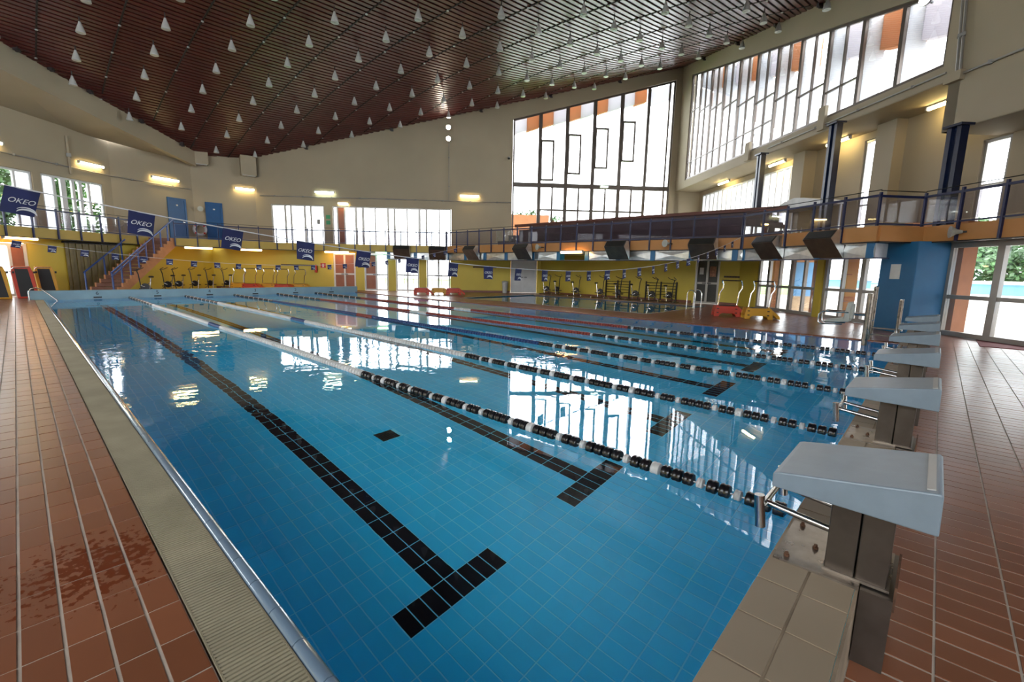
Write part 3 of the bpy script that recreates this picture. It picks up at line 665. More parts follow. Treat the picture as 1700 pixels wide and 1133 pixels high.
o_, d_, n_ = facet(GLP[1], GLP[2]); window('glass and brown door beside the left yellow wall', o_, d_, n_, .02, 1.13, .01, 2.18, [(.55, .1)], [1.02], fw=.1, fmat='alu_white', kind='door', skip=lambda i, s, z: 'pane' if s < .5 else 'brown_door')
# folding shutter behind the stairs
o_, d_, n_ = facet(GLP[1], GLP[2]); sh = thing('folding_shutter', 'brown vertical slat folding shutter behind the stairs', 'shutter', o_ + d_ * 4)
for k in range(17):
    c = o_ + d_ * (2.55 + k * .14) - n_ * (.06 + .03 * (k % 2)) + ZD * 1.17; MB().obox(c, d_, n_, ZD, .058, .02, 1.15).build('slat', 'shutter', sh)
MB().obox(o_ + d_ * 3.7 - n_ * .08 + ZD * 2.35, d_, n_, ZD, 1.3, .05, .05).build('track', 'dark_metal', sh)
# blue doors on the upper left walls
def blue_door(label, p, q, s0, s1, z1):
    o, d, n = facet(p, q); DN[0] += 1; t = thing('door_%d' % DN[0], label, 'door', o + d * ((s0 + s1) / 2) + ZD * 2.8, kind='structure')
    MB().obox(o + d * ((s0 + s1) / 2) - n * .02 + ZD * (2.8 + z1) / 2, d, n, ZD, (s1 - s0) / 2 - .05, .025, (z1 - 2.8) / 2 - .03).build('leaf', 'door_blue', t)
    m = MB()
    for s in (s0, s1): m.obox(o + d * s - n * .03 + ZD * (2.8 + z1) / 2, d, n, ZD, .05, .04, (z1 - 2.8) / 2)
    m.obox(o + d * (s0 + s1) / 2 - n * .03 + ZD * z1, d, n, ZD, (s1 - s0) / 2 + .05, .04, .05); m.build('frame', 'door_blue', t)
    MB().obox(o + d * (s1 - .15) - n * .07 + ZD * 3.85, d, n, ZD, .06, .02, .015).build('handle', 'steel', t); MB().obox(o + d * ((s0 + s1) / 2) - n * .05 + ZD * (z1 - .35), d, n, ZD, .05, .006, .04).build('plate', 'paper', t)
blue_door('blue door on the left wall above the stair head', LP[2], LP[3], 2.62, 3.52, 5.12)
blue_door('blue door right of the stair head beside a loudspeaker', LP[3], LP[4], .62, 1.4, 5.1)

# ------------------------------------------------------------------ balcony
EU = [(NBACK, -20.4), (18.6, -18.8), (22.5, -18.3), (25.4, -17.95), (25.4, -16.75), (28.0, -12.5), (27.6, -2.35)]
E = [W(*p) for p in EU] + [Vector((17.45, 15., 0)), Vector((17.75, 5.0, 0)), Vector((14.95, .86, 0)), W(10.95, 11.55), W(NBACK, 11.62)]
O = [W(NBACK, -22.3), W(19.6, -20.1), W(22.5, -19.6), W(25.4, -18.9), W(28.3, -17.4), W(30.2, -13.5), W(30.2, -1), W(30.2, 9), W(27, 14.4), W(18, 14.4), W(12.5, 14.4), W(NBACK, 14.4)]
bal = thing('balcony', 'balcony running round the hall with orange fascia', 'balcony', W(20, 0, 2.45), kind='structure')
m = MB()
for i in range(len(E) - 1):
    a, b, c, d_ = E[i], E[i + 1], O[i + 1], O[i]
    m.hexa([a + ZD * 2.47, b + ZD * 2.47, c + ZD * 2.47, d_ + ZD * 2.47, a + ZD * 2.8, b + ZD * 2.8, c + ZD * 2.8, d_ + ZD * 2.8])
m.hexa([W(27, 14.4, 2.47), W(30.2, 14.4, 2.47), W(30.2, 9, 2.47), W(29, 9, 2.47), W(27, 14.4, 2.8), W(30.2, 14.4, 2.8), W(30.2, 9, 2.8), W(29, 9, 2.8)])
m.build('slab', 'wall_cream', bal)
for i in range(len(E) - 1):
    if i == 3: continue
    a, b = E[i], E[i + 1]; mt = 'fascia_lamplit' if i < 6 else 'fascia_orange'
    if i == 4: mt = 'fascia_lamplit'
    MB().bar(a + ZD * 2.63, b + ZD * 2.63, .12, .40).build('fascia', mt, bal)
    MB().bar(a + ZD * 2.415, b + ZD * 2.415, .14, .03).build('edge_strip', 'dark_metal', bal)
def railing(label, idx, bottom=False):
    t = thing('balcony_railing', label, 'railing', (E[idx[0]] + E[idx[-1]]) / 2 + ZD * 2.8); ex = []
    for i, j in zip(idx, idx[1:]):
        a, b = E[i], E[j]; d = (b - a); L = d.length; d.normalize(); n = d.cross(ZD); 
        off = n * .09 * (1 if (W(14, -3) - a).dot(n) > 0 else -1)
        k = max(1, round(L / .93)); st = L / k
        for q in range(k + (1 if j == idx[-1] else 0)):
            p = a + d * st * q + off; MB().obox(p + ZD * 3.06, d, n, ZD, .026, .03, .64).build('post', 'rail_blue', t)
            if q < k:
                g0 = p + d * .05; g1 = a + d * st * (q + 1) + off - d * .05
                MB().bar(g0 + ZD * 3.25, g1 + ZD * 3.25, .012, .62).build('glass_panel', 'pane_rail', t)
        MB().bar(a + off + ZD * 3.60, b + off + ZD * 3.60, .05, .06).build('top_rail', 'rail_blue', t)
        MB().tube([a + off + ZD * 3.74, b + off + ZD * 3.74], .012, 6).build('wire', 'dark_metal', t)
        MB().bar(a + off + ZD * 2.89, b + off + ZD * 2.89, .04, .04).build('bottom_rail', 'rail_blue', t)
    return t
railing('navy balcony railing with glass panels along the left wall', [0, 1, 2, 3])
railing('navy balcony railing with glass panels along the far wall', [4, 5, 6])
railing('navy balcony railing in front of the dark bleachers', [6, 7, 8])
railing('navy balcony railing at the right beside the blue pillar', [8, 9, 10, 11])
# galvanised air duct under the right balcony edge
duct = thing('air_duct', 'galvanised air duct with blue straps under the balcony', 'duct', Vector((17.5, 10, 2.2)))
path = [W(27.85, -5.9), W(27.75, -2.5), Vector((17.75, 15., 0)), Vector((18.05, 5.1, 0)), Vector((15.25, .95, 0))]
path = [W(28.0, -5.9), W(27.85, -2.2), Vector((17.72, 15., 0)), Vector((18.02, 4.9, 0)), Vector((15.18, .72, 0))]
gap = (11.9, 13.2)
for i, (a, b) in enumerate(zip(path, path[1:])):
    d = (b - a); L = d.length; d.normalize(); n = d.cross(ZD); s = 0.
    while s < L - .05:
        e = min(s + 1.62, L); c0 = a + d * s; c1 = a + d * e
        my = (c0.y + c1.y) / 2
        if not (i == 2 and gap[0] < my < gap[1]):
            mb = MB(); mb.obox((c0 + c1) / 2 + ZD * 2.20, d, n, ZD, (e - s) / 2 - .06, .2, .185)
            # diagonal crease pressed in the sheet
            sgn = 1 if (W(14, -3) - c0).dot(n) > 0 else -1
            fc = (c0 + c1) / 2 + n * sgn * .2 + ZD * 2.2; hw = (e - s) / 2 - .08; iv = len(mb.v)
            mb.v += [tuple(fc - d * hw - ZD * .17), tuple(fc + d * hw - ZD * .17), tuple(fc + d * hw + ZD * .17), tuple(fc - d * hw + ZD * .17), tuple(fc + n * sgn * .03)]
            mb.f += [(iv, iv + 1, iv + 4), (iv + 1, iv + 2, iv + 4), (iv + 2, iv + 3, iv + 4), (iv + 3, iv, iv + 4)]
            mb.build('duct_section', 'galvanised', duct)
        MB().obox(c0 + n * sgn * .04 + ZD * 2.21, d, n, ZD, .10, .2, .21).build('strap', 'bracket_blue', duct)
        s += 1.62
    MB().bar(a + ZD * 2.0, b + ZD * 2.0, .44, .03).build('bottom_rail', 'rail_blue', duct)
def hood(label, c, d):
    """air outlet hood: c on the duct face centre (z ignored), d along the duct"""
    n = d.cross(ZD); n = n if (W(14, -3) - c).dot(n) > 0 else -n
    prof = [(.01, 2.02), (.50, 2.56), (.30, 2.80), (.10, 2.80), (.01, 2.42)]
    t = MB().prism(prof, c - d * .48, n, ZD, d, .96).build('air_hood', 'hood_brown', duct); t['label'] = label
    sl = Vector(n * -.20 + ZD * .24).normalized(); mid = c + n * .40 + ZD * 2.68; nn = d.cross(sl)
    nn = nn if nn.dot(n) > 0 else -nn
    MB().obox(mid + nn * .006, d, sl, nn, .44, .13, .008).build('grille', 'grille_dark', t)
    for s in (-1, 1): MB().prism(prof, c + d * (.481 * s) - d * .004, n, ZD, d, .008).build('cheek', 'galvanised', t)
n0 = -UD
for v, lab in ((-5.05, 'grey air hood above the far glass doors, leftmost'), (-2.95, 'second grey air hood from the left at the balcony corner')): hood(lab, W(27.62, v), VD)
for y, lab in ((19.3, 'third grey air hood from the left above the coat hooks'), (15.3, 'fourth grey air hood above the white double door'), (9.85, 'fifth grey air hood right of the orange tube light'), (6.2, 'sixth grey air hood above the dark glazed door')):
    x = 17.25 if y < 16 else 17.35; hood(lab, Vector((x, y, 0)), YD)
dd = (path[4] - path[3]).normalized(); nn = dd.cross(ZD); nn = nn if (W(14, -3) - path[3]).dot(nn) > 0 else -nn
for s, lab in ((1.45, 'brown air hood second from the blue pillar'), (3.6, 'largest brown air hood nearest the blue pillar')): hood(lab, path[3] + dd * s + nn * .22, dd)

# ------------------------------------------------------------------ navy columns of the gallery
for u, z1, wd, lab in ((20.05, 6.88, .11, 'slim navy steel column left of the white canopy'), (15.65, 6.88, .13, 'navy steel column in the middle of the gallery'), (11.2, 5.5, .13, 'thick navy steel column under the right wall block')):
    t = thing('steel_column', lab, 'column', W(u, 12.3, 2.8), group='navy gallery columns')
    for s in (-1, 1): MB().uvb(u + s * wd - .06, u + s * wd + .06, 12.2, 12.42, 2.8, z1).build('flange', 'column_navy', t)
    MB().uvb(u - wd, u + wd, 12.29, 12.33, 2.8, z1).build('web', 'column_navy', t)
    MB().uvb(u - wd - .12, u + wd + .12, 12.12, 12.5, z1 - .06, z1).build('cap', 'column_navy', t)

# ------------------------------------------------------------------ bleachers on the corner balcony
bl = thing('bleachers', 'dark maroon stepped bleachers behind the balcony glass', 'bleachers', Vector((20.4, 11, 2.8)))
for k in range(4):
    x = 19.3 + k * .72; z = 3.12 + k * .38
    MB().box(x, x + .74, 3.9 + k * .45, 19.3 - k * .2, 2.8, z).build('tier', 'seat_maroon', bl)
    MB().box(x - .02, x + .3, 3.9 + k * .45, 19.3 - k * .2, z, z + .05).build('bench', 'seat_maroon', bl)
MB().box(21.4, 21.5, 4.5, 19.9, 4.18, 4.36).build('back_board', 'board_maroon', bl); MB().box(21.5, 22.2, 5.3, 18.6, 2.8, 4.3).build('rear_panel', 'seat_maroon', bl)
cn = MB(); cn.prism([(-1.55, 0), (1.5, 0), (1.5, .12), (.4, .36), (-.2, .44), (-.8, .36), (-1.55, .14)], W(18.15, 12.9, 4.28), -UD, ZD, VD, .9)
tc = tag(cn.build('canopy', 'bin_white'), 'white low peaked canopy top beside the slim navy column', 'canopy')
lg = MB(); [lg.uvb(18.15 + s * 1.4 - .03, 18.15 + s * 1.4 + .03, 13.0 + q, 13.06 + q, 2.8, 4.3) for s in (-1, 1) for q in (0, .7)]; lg.build('leg', 'bin_white', tc)
for k in range(5):
    o = tag(MB().lathe([(.03, 0), (.032, .14), (.012, .2), (.012, .26)], 10, W(15.9 + k * .24 - .9, 11.0, 2.9)).build('bottle', 'paper', smooth=True), 'small pale bottle on the gallery floor, %s from the left' % ORD[4 - k], 'bottle', 'bottles behind the railing')

# ------------------------------------------------------------------ lane ropes
fm = {}
for nm, rr, ln, mt in (('black', .056, .074, 'float_black'), ('white', .042, .052, 'float_white'), ('pale', .056, .074, 'float_white'), ('blue', .054, .072, 'float_blue'), ('red', .054, .072, 'float_red')):
    mb = MB(); mb.lathe([(rr * .45, -ln / 2), (rr * .9, -ln / 2 + .006), (rr, -ln * .2), (rr * .93, -ln * .08), (rr * .93, ln * .08), (rr, ln * .2), (rr * .9, ln / 2 - .006), (rr * .45, ln / 2)], 12, axis=YD); fm[nm] = mb.mesh('float', mt, True)
bands = [('pale', 'blue', 'pale'), ('pale', 'blue', 'pale'), ('blue', 'red', 'blue'), ('red', 'pale', 'red'), ('red', 'pale', 'red')]
rlab = ['lane rope nearest the camera with long white middle', 'second lane rope from the camera, white in the middle', 'middle lane rope with blue floats', 'fourth lane rope from the camera with red floats', 'farthest lane rope with red floats beside the right deck']
PAT = 'bbbwbbwbbbWbbwb'
for k in range(5):
    X = 2.553 + 2.0 * k; t = thing('lane_rope', rlab[k], 'lane rope', (X, 12.5, -.02), 'lane ropes')
    y = .12; i = 0
    while y < 24.9:
        if y < 5.35 + .06 * k: c = {'b': 'black', 'w': 'white', 'W': 'pale'}[PAT[(i * 7 + k * 3 + i // 15) % 15 if False else i % 15]]
        elif y < 12.0: c = bands[k][2]
        elif y < 12.9: c = bands[k][1]
        elif y < 19.9: c = bands[k][0]
        else: c = 'black' if i % 7 else 'pale'
        inst('float', fm[c], t, (X + .012 * math.sin(y * .9 + k), y, -.004)); y += .085; i += 1
    MB().tube([(X, -.05, .03), (X, .1, -.002), (X, 24.9, -.002), (X, 24.99, .04)], .006, 6).build('cable', 'rope_steel', t)
    MB().lathe([(.02, 0), (.03, .02), (.03, .05), (.015, .06)], 10, (X, -.058, .03), axis=YD).build('anchor', 'dark_metal', t)

# ------------------------------------------------------------------ starting blocks
blab = ['starting block nearest the camera', 'second starting block from the camera', 'third starting block from the camera', 'fourth starting block from the camera', 'fifth starting block from the camera', 'sixth starting block, farthest away beside the blue pillar']
def make_block(label):
    t = thing('starting_block', label, 'starting block', (0, -.3, .305), 'starting blocks'); w = .245
    prof = [(-.05, .632), (-.05, .692), (-.07, .700), (-.548, .778), (-.558, .770), (-.562, .625)]
    pf = MB(); pf.prism(prof[::-1], (-w, 0, 0), YD, ZD, XD, 2 * w); pf.build('platform', 'block_plastic', t, bevel=.012)
    MB().obox((0, -.525, .7765), XD, Vector((0, -.987, .160)), Vector((0, .160, .987)), w - .03, .012, .003).build('grip_strip', 'lamp_white', t)
    for y0, y1 in ((-.3475, -.25), (-.45, -.3525)): MB().box(-.155, .155, y0, y1, .315, .64).build('pedestal', 'steel_brushed', t, bevel=.004)
    MB().box(-.165, .165, -.46, -.245, .312, .322).build('foot_flange', 'plate_steel', t)
    MB().box(-.21, .19, -.37, -.078, .305, .313).build('base_plate', 'plate_steel', t)
    MB().box(-.20, .19, -.475, -.376, .0, .306).build('rear_plate', 'steel_brushed', t)
    MB().box(-.19, .10, -.482, -.474, .26, .36).build('rust_edge', 'rust', t)
    for x in (-.17, .15):
        for y in (-.12, ): MB().lathe([(.011, 0), (.011, .010), (.007, .011), (.007, .02)], 8, (x, y, .312)).build('bolt', 'rust', t)
    MB().lathe([(.011, 0), (.011, .010), (.007, .011), (.007, .02)], 8, (-.02, -.20, .312)).build('bolt', 'rust', t)
    for x in (-.2, .2): MB().tube([(x, -.015, .42), (x, .0, .56)], .021, 12).build('hand_grip', 'steel', t, True)
    MB().tube([(-.2, -.008, .5), (.2, -.008, .5)], .014, 10).build('grip_bar', 'steel', t, True)
    for x in (-.12, .12): MB().tube([(x, -.008, .5), (x, -.26, .47)], .014, 10).build('grip_arm', 'steel', t, True)
    return t
b0_ = make_block('grey blue plastic topped steel ' + blab[0])
for k in range(6):
    t = b0_ if k == 0 else copy_tree(b0_)
    t.location = (1.635 + 2.0 * k, -.3, .305); t['label'] = 'grey blue plastic topped steel ' + blab[k]

# ------------------------------------------------------------------ banner lines
logo = text_mesh('logo_print', 'OKEO', .056, 'print_white', .35, .0012)
sw = MB()
def swoosh(cx, cz, rad, a0, a1, wd):
    n = 10; b = len(sw.v)
    for i in range(n + 1):
        a = math.radians(a0 + (a1 - a0) * i / n); wv = wd * math.sin(math.pi * (i + .6) / (n + 1.2))
        for rr in (rad - wv / 2, rad + wv / 2): sw.v.append((cx + math.cos(a) * rr * 1.5, -.0035, cz + math.sin(a) * rr))
    for i in range(n): sw.f.append((b + 2 * i, b + 2 * i + 1, b + 2 * i + 3, b + 2 * i + 2))
swoosh(.030, -.143, .040, 160, 5, .014); swoosh(.026, -.128, .040, 150, 15, -.009)
swm = sw.mesh('logo_wave', 'print_white')
def zstr(x): return 1.495 + (x - 6.8) ** 2 * (.0105 if x < 6.8 else .0119)
def flagmesh(sk, cv):
    mb = MB(); n = 5
    for th in (-.0015, .0015):
        for j in range(n + 1):
            for i in range(n + 1):
                x = -.1 + .2 * i / n; z = -.205 * j / n; mb.v.append((x * (1 - .04 * j / n) + sk * j / n, th + cv * math.sin(i * 1.3 + j * .5), z))
    N2 = (n + 1) ** 2
    for j in range(n):
        for i in range(n):
            k = j * (n + 1) + i; mb.f.append((k, k + 1, k + n + 2, k + n + 1)); k += N2; mb.f.append((k + n + 1, k + n + 2, k + 1, k))
    return mb.mesh('banner', 'flag_blue', True)
fms = [flagmesh(sk, cv) for sk, cv in ((-.02, .003), (.0, .004), (-.01, .002), (.012, .005))]
for Y, lab in ((5.0, 'near line of blue banners hung across the pool'), (20.0, 'far line of small blue banners hung across the pool')):
    t = thing('banner_line', lab, 'banner line', (7, Y, 1.6), 'backstroke banner lines')
    MB().tube([(-2.4 + .3 * i, Y, zstr(-2.4 + .3 * i)) for i in range(67)], .006, 6).build('string', 'string_white', t)
    for k in range(24):
        x = -.555 + .7425 * k
        f = inst('banner', fms[k % 4], t, (x, Y, zstr(x) - .002)); tilt = (zstr(x + .05) - zstr(x - .05)) / .1
        f.matrix_basis = Matrix.Translation((x, Y, zstr(x) - .002)) @ Matrix.Rotation(-math.atan(tilt), 4, 'Y') @ Matrix.Rotation(random.uniform(-.18, .18), 4, 'Z')
        l = bpy.data.objects.new('logo_print', logo); COL.objects.link(l); l.parent = f; l.matrix_basis = Matrix.Translation((-.006, -.006, -.100)) @ RX
        l = bpy.data.objects.new('logo_wave', swm); COL.objects.link(l); l.parent = f; l.matrix_basis = Matrix.Translation((0, -.003, -.055))
    MB().tube([(-2.4, Y, 0), (-2.4, Y, zstr(-2.4) + .05)], .025, 10).build('post', 'steel', t)

# ------------------------------------------------------------------ pendant lamps under the slats
lamp0 = thing('pendant_lamp', '', 'lamp', (0, 0, 0), 'white cone pendant lamps')
MB().lathe([(.155, -.52), (.16, -.50), (.15, -.46), (.10, -.32), (.055, -.22), (.04, -.16)], 16).build('shade', 'lamp_white', lamp0, True)
MB().lathe([(.05, -.53), (.09, -.515), (.09, -.50), (.04, -.49)], 12).build('bulb', 'lamp_white', lamp0, True)
MB().tube([(0, 0, .02), (0, 0, -.17)], .022, 8).build('stem', 'stem_dark', lamp0)
cand = []
for i, gx in enumerate(LXG):
    for j, gy in enumerate(LYG):
        u = gx * SA + gy * CA; v = gx * CA - gy * SA
        if not (NBACK + 1 < u < FU - .6 and vlow(u) + .8 < v < RV - .5): continue
        p = Vector((gx, gy, zceil(gx, gy) - .4)) - Vector((-.6557, -.4576, 1.4995)); zz = -p.dot(bk)
        if zz < 1: continue
        px = 850 + 756.13 * p.dot(r) / zz; py = 566.5 - 756.13 * p.dot(uo) / zz
        if -60 < px < 1760 and -60 < py < 700: cand.append((gx, gy))
rows = sorted({c[0] for c in cand}); first = True
for ri, gx in enumerate(rows):
    ys = sorted([c[1] for c in cand if c[0] == gx], reverse=True)
    for j, gy in enumerate(ys):
        t = lamp0 if first else copy_tree(lamp0); first = False
        t.location = (gx, gy, zceil(gx, gy)); t.scale = (.86, .86, 1.0); t['label'] = 'white cone ceiling lamp, %s from far wall in %s row from left' % (ORD[j], ORD[ri])
        if abs(gx - 15.89) < .1 and abs(gy - 20.18) < .1:
            t['label'] = 'only lit ceiling lamp, glowing above the wall floodlights'
            MB().lathe([(.02, -.60), (.10, -.585), (.13, -.555), (.12, -.53), (.05, -.52)], 12, (gx, gy, zceil(gx, gy))).build('lit_bulb', 'flood_white', t, True)
cl = MB(); cl.lathe([(.045, -.03), (.045, 0), (.02, .01)], 8); clm = cl.mesh('ceiling_clip', 'lamp_white')
for gx in rows:
    for gy in LYG:
        x, y = gx - 1.0, gy - .35; u = x * SA + y * CA; v = x * CA - y * SA
        if 5 < u < FU - .4 and vlow(u) + .6 < v < RV - .3: inst('ceiling_clip', clm, ceiling, (x, y, zceil(x, y) - .015))
# dark brackets along the wall heads
br = MB(); br.box(-.09, .09, -.06, .06, -.13, .06); br.box(-.03, .13, -.03, .03, -.18, -.12); brm = br.mesh('bracket', 'stem_dark')
for v in (-11.3, -6.0, -.4, 4.0, 8.4): inst('bracket', brm, ceiling, W(FU - .15, v, zc_uv(FU, v)), -A)
for u in (27.0, 23.3, 20.1, 17.4): inst('bracket', brm, ceiling, W(u, RV - .15, zc_uv(u, RV)), -A)
for u in (26.8, 24.2, 21.6, 20, 18.8): inst('bracket', brm, ceiling, W(u, -16.7 - (27.8 - u) * .1, zc_uv(u, -17)), -A)

# ------------------------------------------------------------------ tube lights
def tube_light(label, p, q, mat, up=ZD, body=.09, vis=True):
    p = Vector(p); q = Vector(q); d = (q - p).normalized(); t = thing('tube_light', label, 'lamp', (p + q) / 2, 'fluorescent tube lights')
    MB().tube([p, q], .052, 10).build('diffuser', mat, t, True)
    MB().bar(p + up * .07, q + up * .07, .12, .05).build('housing', 'lamp_white', t)
    for e, s in ((p, -1), (q, 1)): MB().bar(e + up * .02, e + d * s * .05 + up * .02, .11, .13).build('end_cap', 'lamp_white', t)
    return t
def wallp(p, q, s, z, off=.16):
    o, d, n = facet(p, q); return o + d * s - n * off + ZD * z
tube_light('lit tube light on the far wall above the window gap', W(FU - .16, -10.85, 6.12), W(FU - .16, -9.68, 6.12), 'tube_cool')
tl = tube_light('lit tube light on the cream wall left of the huge window', W(FU - .16, -1.7, 6.15), W(FU - .16, -.48, 6.15), 'tube_warm')
tube_light('lit tube light right of the blue doors near the corner', wallp(LP[3], LP[4], 2.2, 6.13), wallp(LP[3], LP[4], 3.22, 6.13), 'tube_warm')
tube_light('lit tube light on the left wall above the narrow window', wallp(LP[1], LP[2], 3.45, 6.12), wallp(LP[1], LP[2], 4.6, 6.12), 'tube_warm')
tube_light('lit tube light on the left wall above the first blue door', wallp(LP[2], LP[3], 1.85, 6.1), wallp(LP[2], LP[3], 3.2, 6.1), 'tube_warm')
tube_light('lit tube light at the left edge of the photo', wallp(LP[1], LP[2], .05, 6.15) - (LP_d := (W(*LP[2]) - W(*LP[1])).normalized()) * .9, wallp(LP[1], LP[2], .42, 6.15), 'tube_warm')
tube_light('small lit lamp over the brown balcony door', W(FU - .12, -9.45, 5.46), W(FU - .12, -8.82, 5.46), 'tube_warm')
tube_light('small emergency light on the transom of the huge window', W(FU - .05, 7.5, 7.02), W(FU - .05, 8.0, 7.02), 'tube_dim')
tube_light('orange tube light under the balcony at the left edge', W(18.75, -18.98, 2.375), W(19.95, -18.84, 2.375), 'tube_orange')
e_ = (E[5] - E[4]).normalized()
tube_light('orange tube light under the balcony right of the stairs', E[4] + e_ * .4 + ZD * 2.345, E[4] + e_ * 1.65 + ZD * 2.345, 'tube_orange')
tube_light('orange tube light under the balcony above the far bikes', E[4] + e_ * 2.9 + ZD * 2.345, E[4] + e_ * 4.1 + ZD * 2.345, 'tube_orange')
tube_light('orange tube light over the brown double door', W(28.6, -9.95, 2.36), W(28.6, -8.5, 2.36), 'tube_orange')
tube_light('orange tube light in the gap of the air duct', (17.2, 12.95, 2.36), (17.2, 11.75, 2.36), 'tube_orange')
for u, lab in ((12.6, 'gallery tube light nearest the wall block'), (16.9, 'gallery tube light right of the middle navy column'), (20.7, 'gallery tube light right of the slim navy column'), (25.6, 'farthest gallery tube light over the slit windows')): tube_light(lab, W(u, 13.85, 6.77), W(u + 1.15, 13.85, 6.77), 'tube_warm')
# floodlights
def flood(label, c, aim, mat='flood_white', rr=.15):
    aim = Vector(aim).normalized(); t = thing('floodlight', label, 'lamp', c, 'wall floodlights')
    MB().lathe([(.08, -.16), (rr * .8, -.10), (rr, 0), (rr * .98, .012)], 16, c, aim).build('housing', 'dark_metal', t, True)
    MB().lathe([(.02, .014), (rr * .9, .014), (rr * .88, .02), (.01, .05)], 16, c, aim).build('lens', mat, t, True)
    MB().bar(Vector(c) - aim * .1, Vector(c) - aim * .34, .05, .05).build('arm', 'dark_metal', t)
flood('upper of two bright floodlights on the cream far wall', W(29.72, -2.42, 10.25), -UD - ZD * .15)
flood('lower of two bright floodlights on the cream far wall', W(29.72, -2.42, 9.58), -UD - ZD * .15)
flood('bright floodlight above the right strip window', W(12.65, 12.2, 9.25), -VD - UD * .3, rr=.16)

# ------------------------------------------------------------------ stairs on the left
stt = thing('staircase', 'orange sided staircase with brown treads up to the balcony', 'stairs', W(23, -17.4, 0))
NS = 16; RI = 2.8 / NS; TR = 4.5 / NS; U0 = 20.9
for k in range(NS): MB().uvb(U0 + k * TR, U0 + (k + 1) * TR + .03, -17.9, -16.82, k * RI + .02, (k + 1) * RI).build('step', 'stair_tread', stt)
poly = []
for k in range(NS): poly += [(k * TR, k * RI), (k * TR, (k + 1) * RI + .02)]
poly += [(NS * TR, NS * RI + .02), (NS * TR, NS * RI - .42), (.55, 0)]
sm = MB()
for v in (-16.82, -17.98): sm.prism(poly, W(U0, v, 0), UD, ZD, VD, .08)
sm.build('stringer', 'stair_side', stt)
MB().uvb(25.36, 25.5, -18.0, -16.7, 2.4, 2.82).build('landing_edge', 'stair_side', stt)
sr = thing('stair_railing', 'bright blue stair railing with doubled lower handrail', 'railing', W(23, -16.8, 0))
for k in range(0, NS + 1, 2):
    u = U0 + k * TR + .05; z = k * RI; MB().uvb(u - .025, u + .025, -16.80, -16.75, z - .1 if k else 0, z + 1.0).build('post', 'stair_blue', sr)
for dz in (1.0, .84):
    a = W(U0 + .0, -16.775, dz); b = W(U0 + (4.5 if dz > .9 else 2.2), -16.775, dz + (2.8 if dz > .9 else 2.8 * 2.2 / 4.5)); MB().bar(a, b, .05, .05).build('handrail', 'stair_blue', sr)
a = W(U0, -17.93, 1.0); b = W(U0 + 2.6, -17.93, 1.0 + 2.8 * 2.6 / 4.5); MB().bar(a, b, .05, .05).build('handrail', 'stair_blue', sr)
for k in (0, 4, 8): u = U0 + k * TR + .05; MB().uvb(u - .025, u + .025, -17.95, -17.9, k * RI, k * RI + 1.0).build('post', 'stair_blue', sr)

# ------------------------------------------------------------------ aqua bikes
def make_bike(label, grp):
    t = thing('aqua_bike', label, 'exercise bike', (0, 0, 0), grp)
    for x in (-.42, .42): MB().tube([(x, -.26, .03), (x, .26, .03)], .026, 8).build('foot', 'steel', t, True)
    MB().tube([(-.42, 0, .04), (.42, 0, .04)], .024, 8).build('base_tube', 'steel', t, True)
    MB().tube([(.12, 0, .05), (.22, 0, .78)], .024, 8).build('seat_post', 'steel', t, True)
    MB().lathe([(.03, -.03), (.10, -.02), (.11, .03), (.06, .055)], 12, (.24, 0, .82)).build('saddle', 'black_rubber', t, True)
    MB().tube([(-.16, 0, .05), (-.24, 0, .95), (-.30, 0, 1.15)], .024, 8).build('handlebar_post', 'dark_metal', t, True)
    MB().tube([(-.06, -.24, 1.26), (-.2, -.23, 1.18), (-.30, -.1, 1.14), (-.30, .1, 1.14), (-.2, .23, 1.18), (-.06, .24, 1.26)], .016, 8).build('handlebar', 'dark_metal', t, True)
    MB().lathe([(.16, -.03), (.17, -.02), (.17, .02), (.16, .03)], 16, (-.02, 0, .36), YD).build('crank_disc', 'dark_metal', t, True)
    for s in (-1, 1):
        MB().bar((-.02, s * .06, .36), (-.02 + s * .15, s * .09, .36 - s * .08), .025, .03).build('crank', 'steel', t); MB().box(-.07 + s * .15, .05 + s * .15, s * .1 - (.1 if s < 0 else 0), s * .1 + (.1 if s > 0 else 0), .26 - s * .0, .30).build('pedal', 'black_rubber', t)
    MB().tube([(-.40, .03, .05), (.16, .03, .56)], .02, 8).build('frame_tube', 'steel', t, True)
    return t
bk0 = None
bl_pos = [((22.15, 17.75), 'first bike from the white door'), ((22.15, 16.9), 'second bike from the white door'), ((22.1, 15.45), 'third bike from the white door'), ((22.05, 13.75), 'fourth bike from the white door'), ((22.0, 12.55), 'fifth bike, middle of the yellow wall'), ((22.0, 11.5), 'third bike from the dark glazed door'), ((22.0, 10.55), 'second bike from the dark glazed door'), ((22.0, 9.6), 'bike nearest the dark glazed door')]
for i, ((x, y), lab) in enumerate(bl_pos):
    if bk0 is None: bk0 = t = make_bike('', 'aqua bikes along the right yellow wall')
    else: t = copy_tree(bk0)
    t.location = (x, y, 0); t.rotation_euler = (0, 0, math.radians(random.uniform(70, 110))); t['label'] = 'black and steel aqua ' + lab; t['group'] = 'aqua bikes along the right yellow wall'
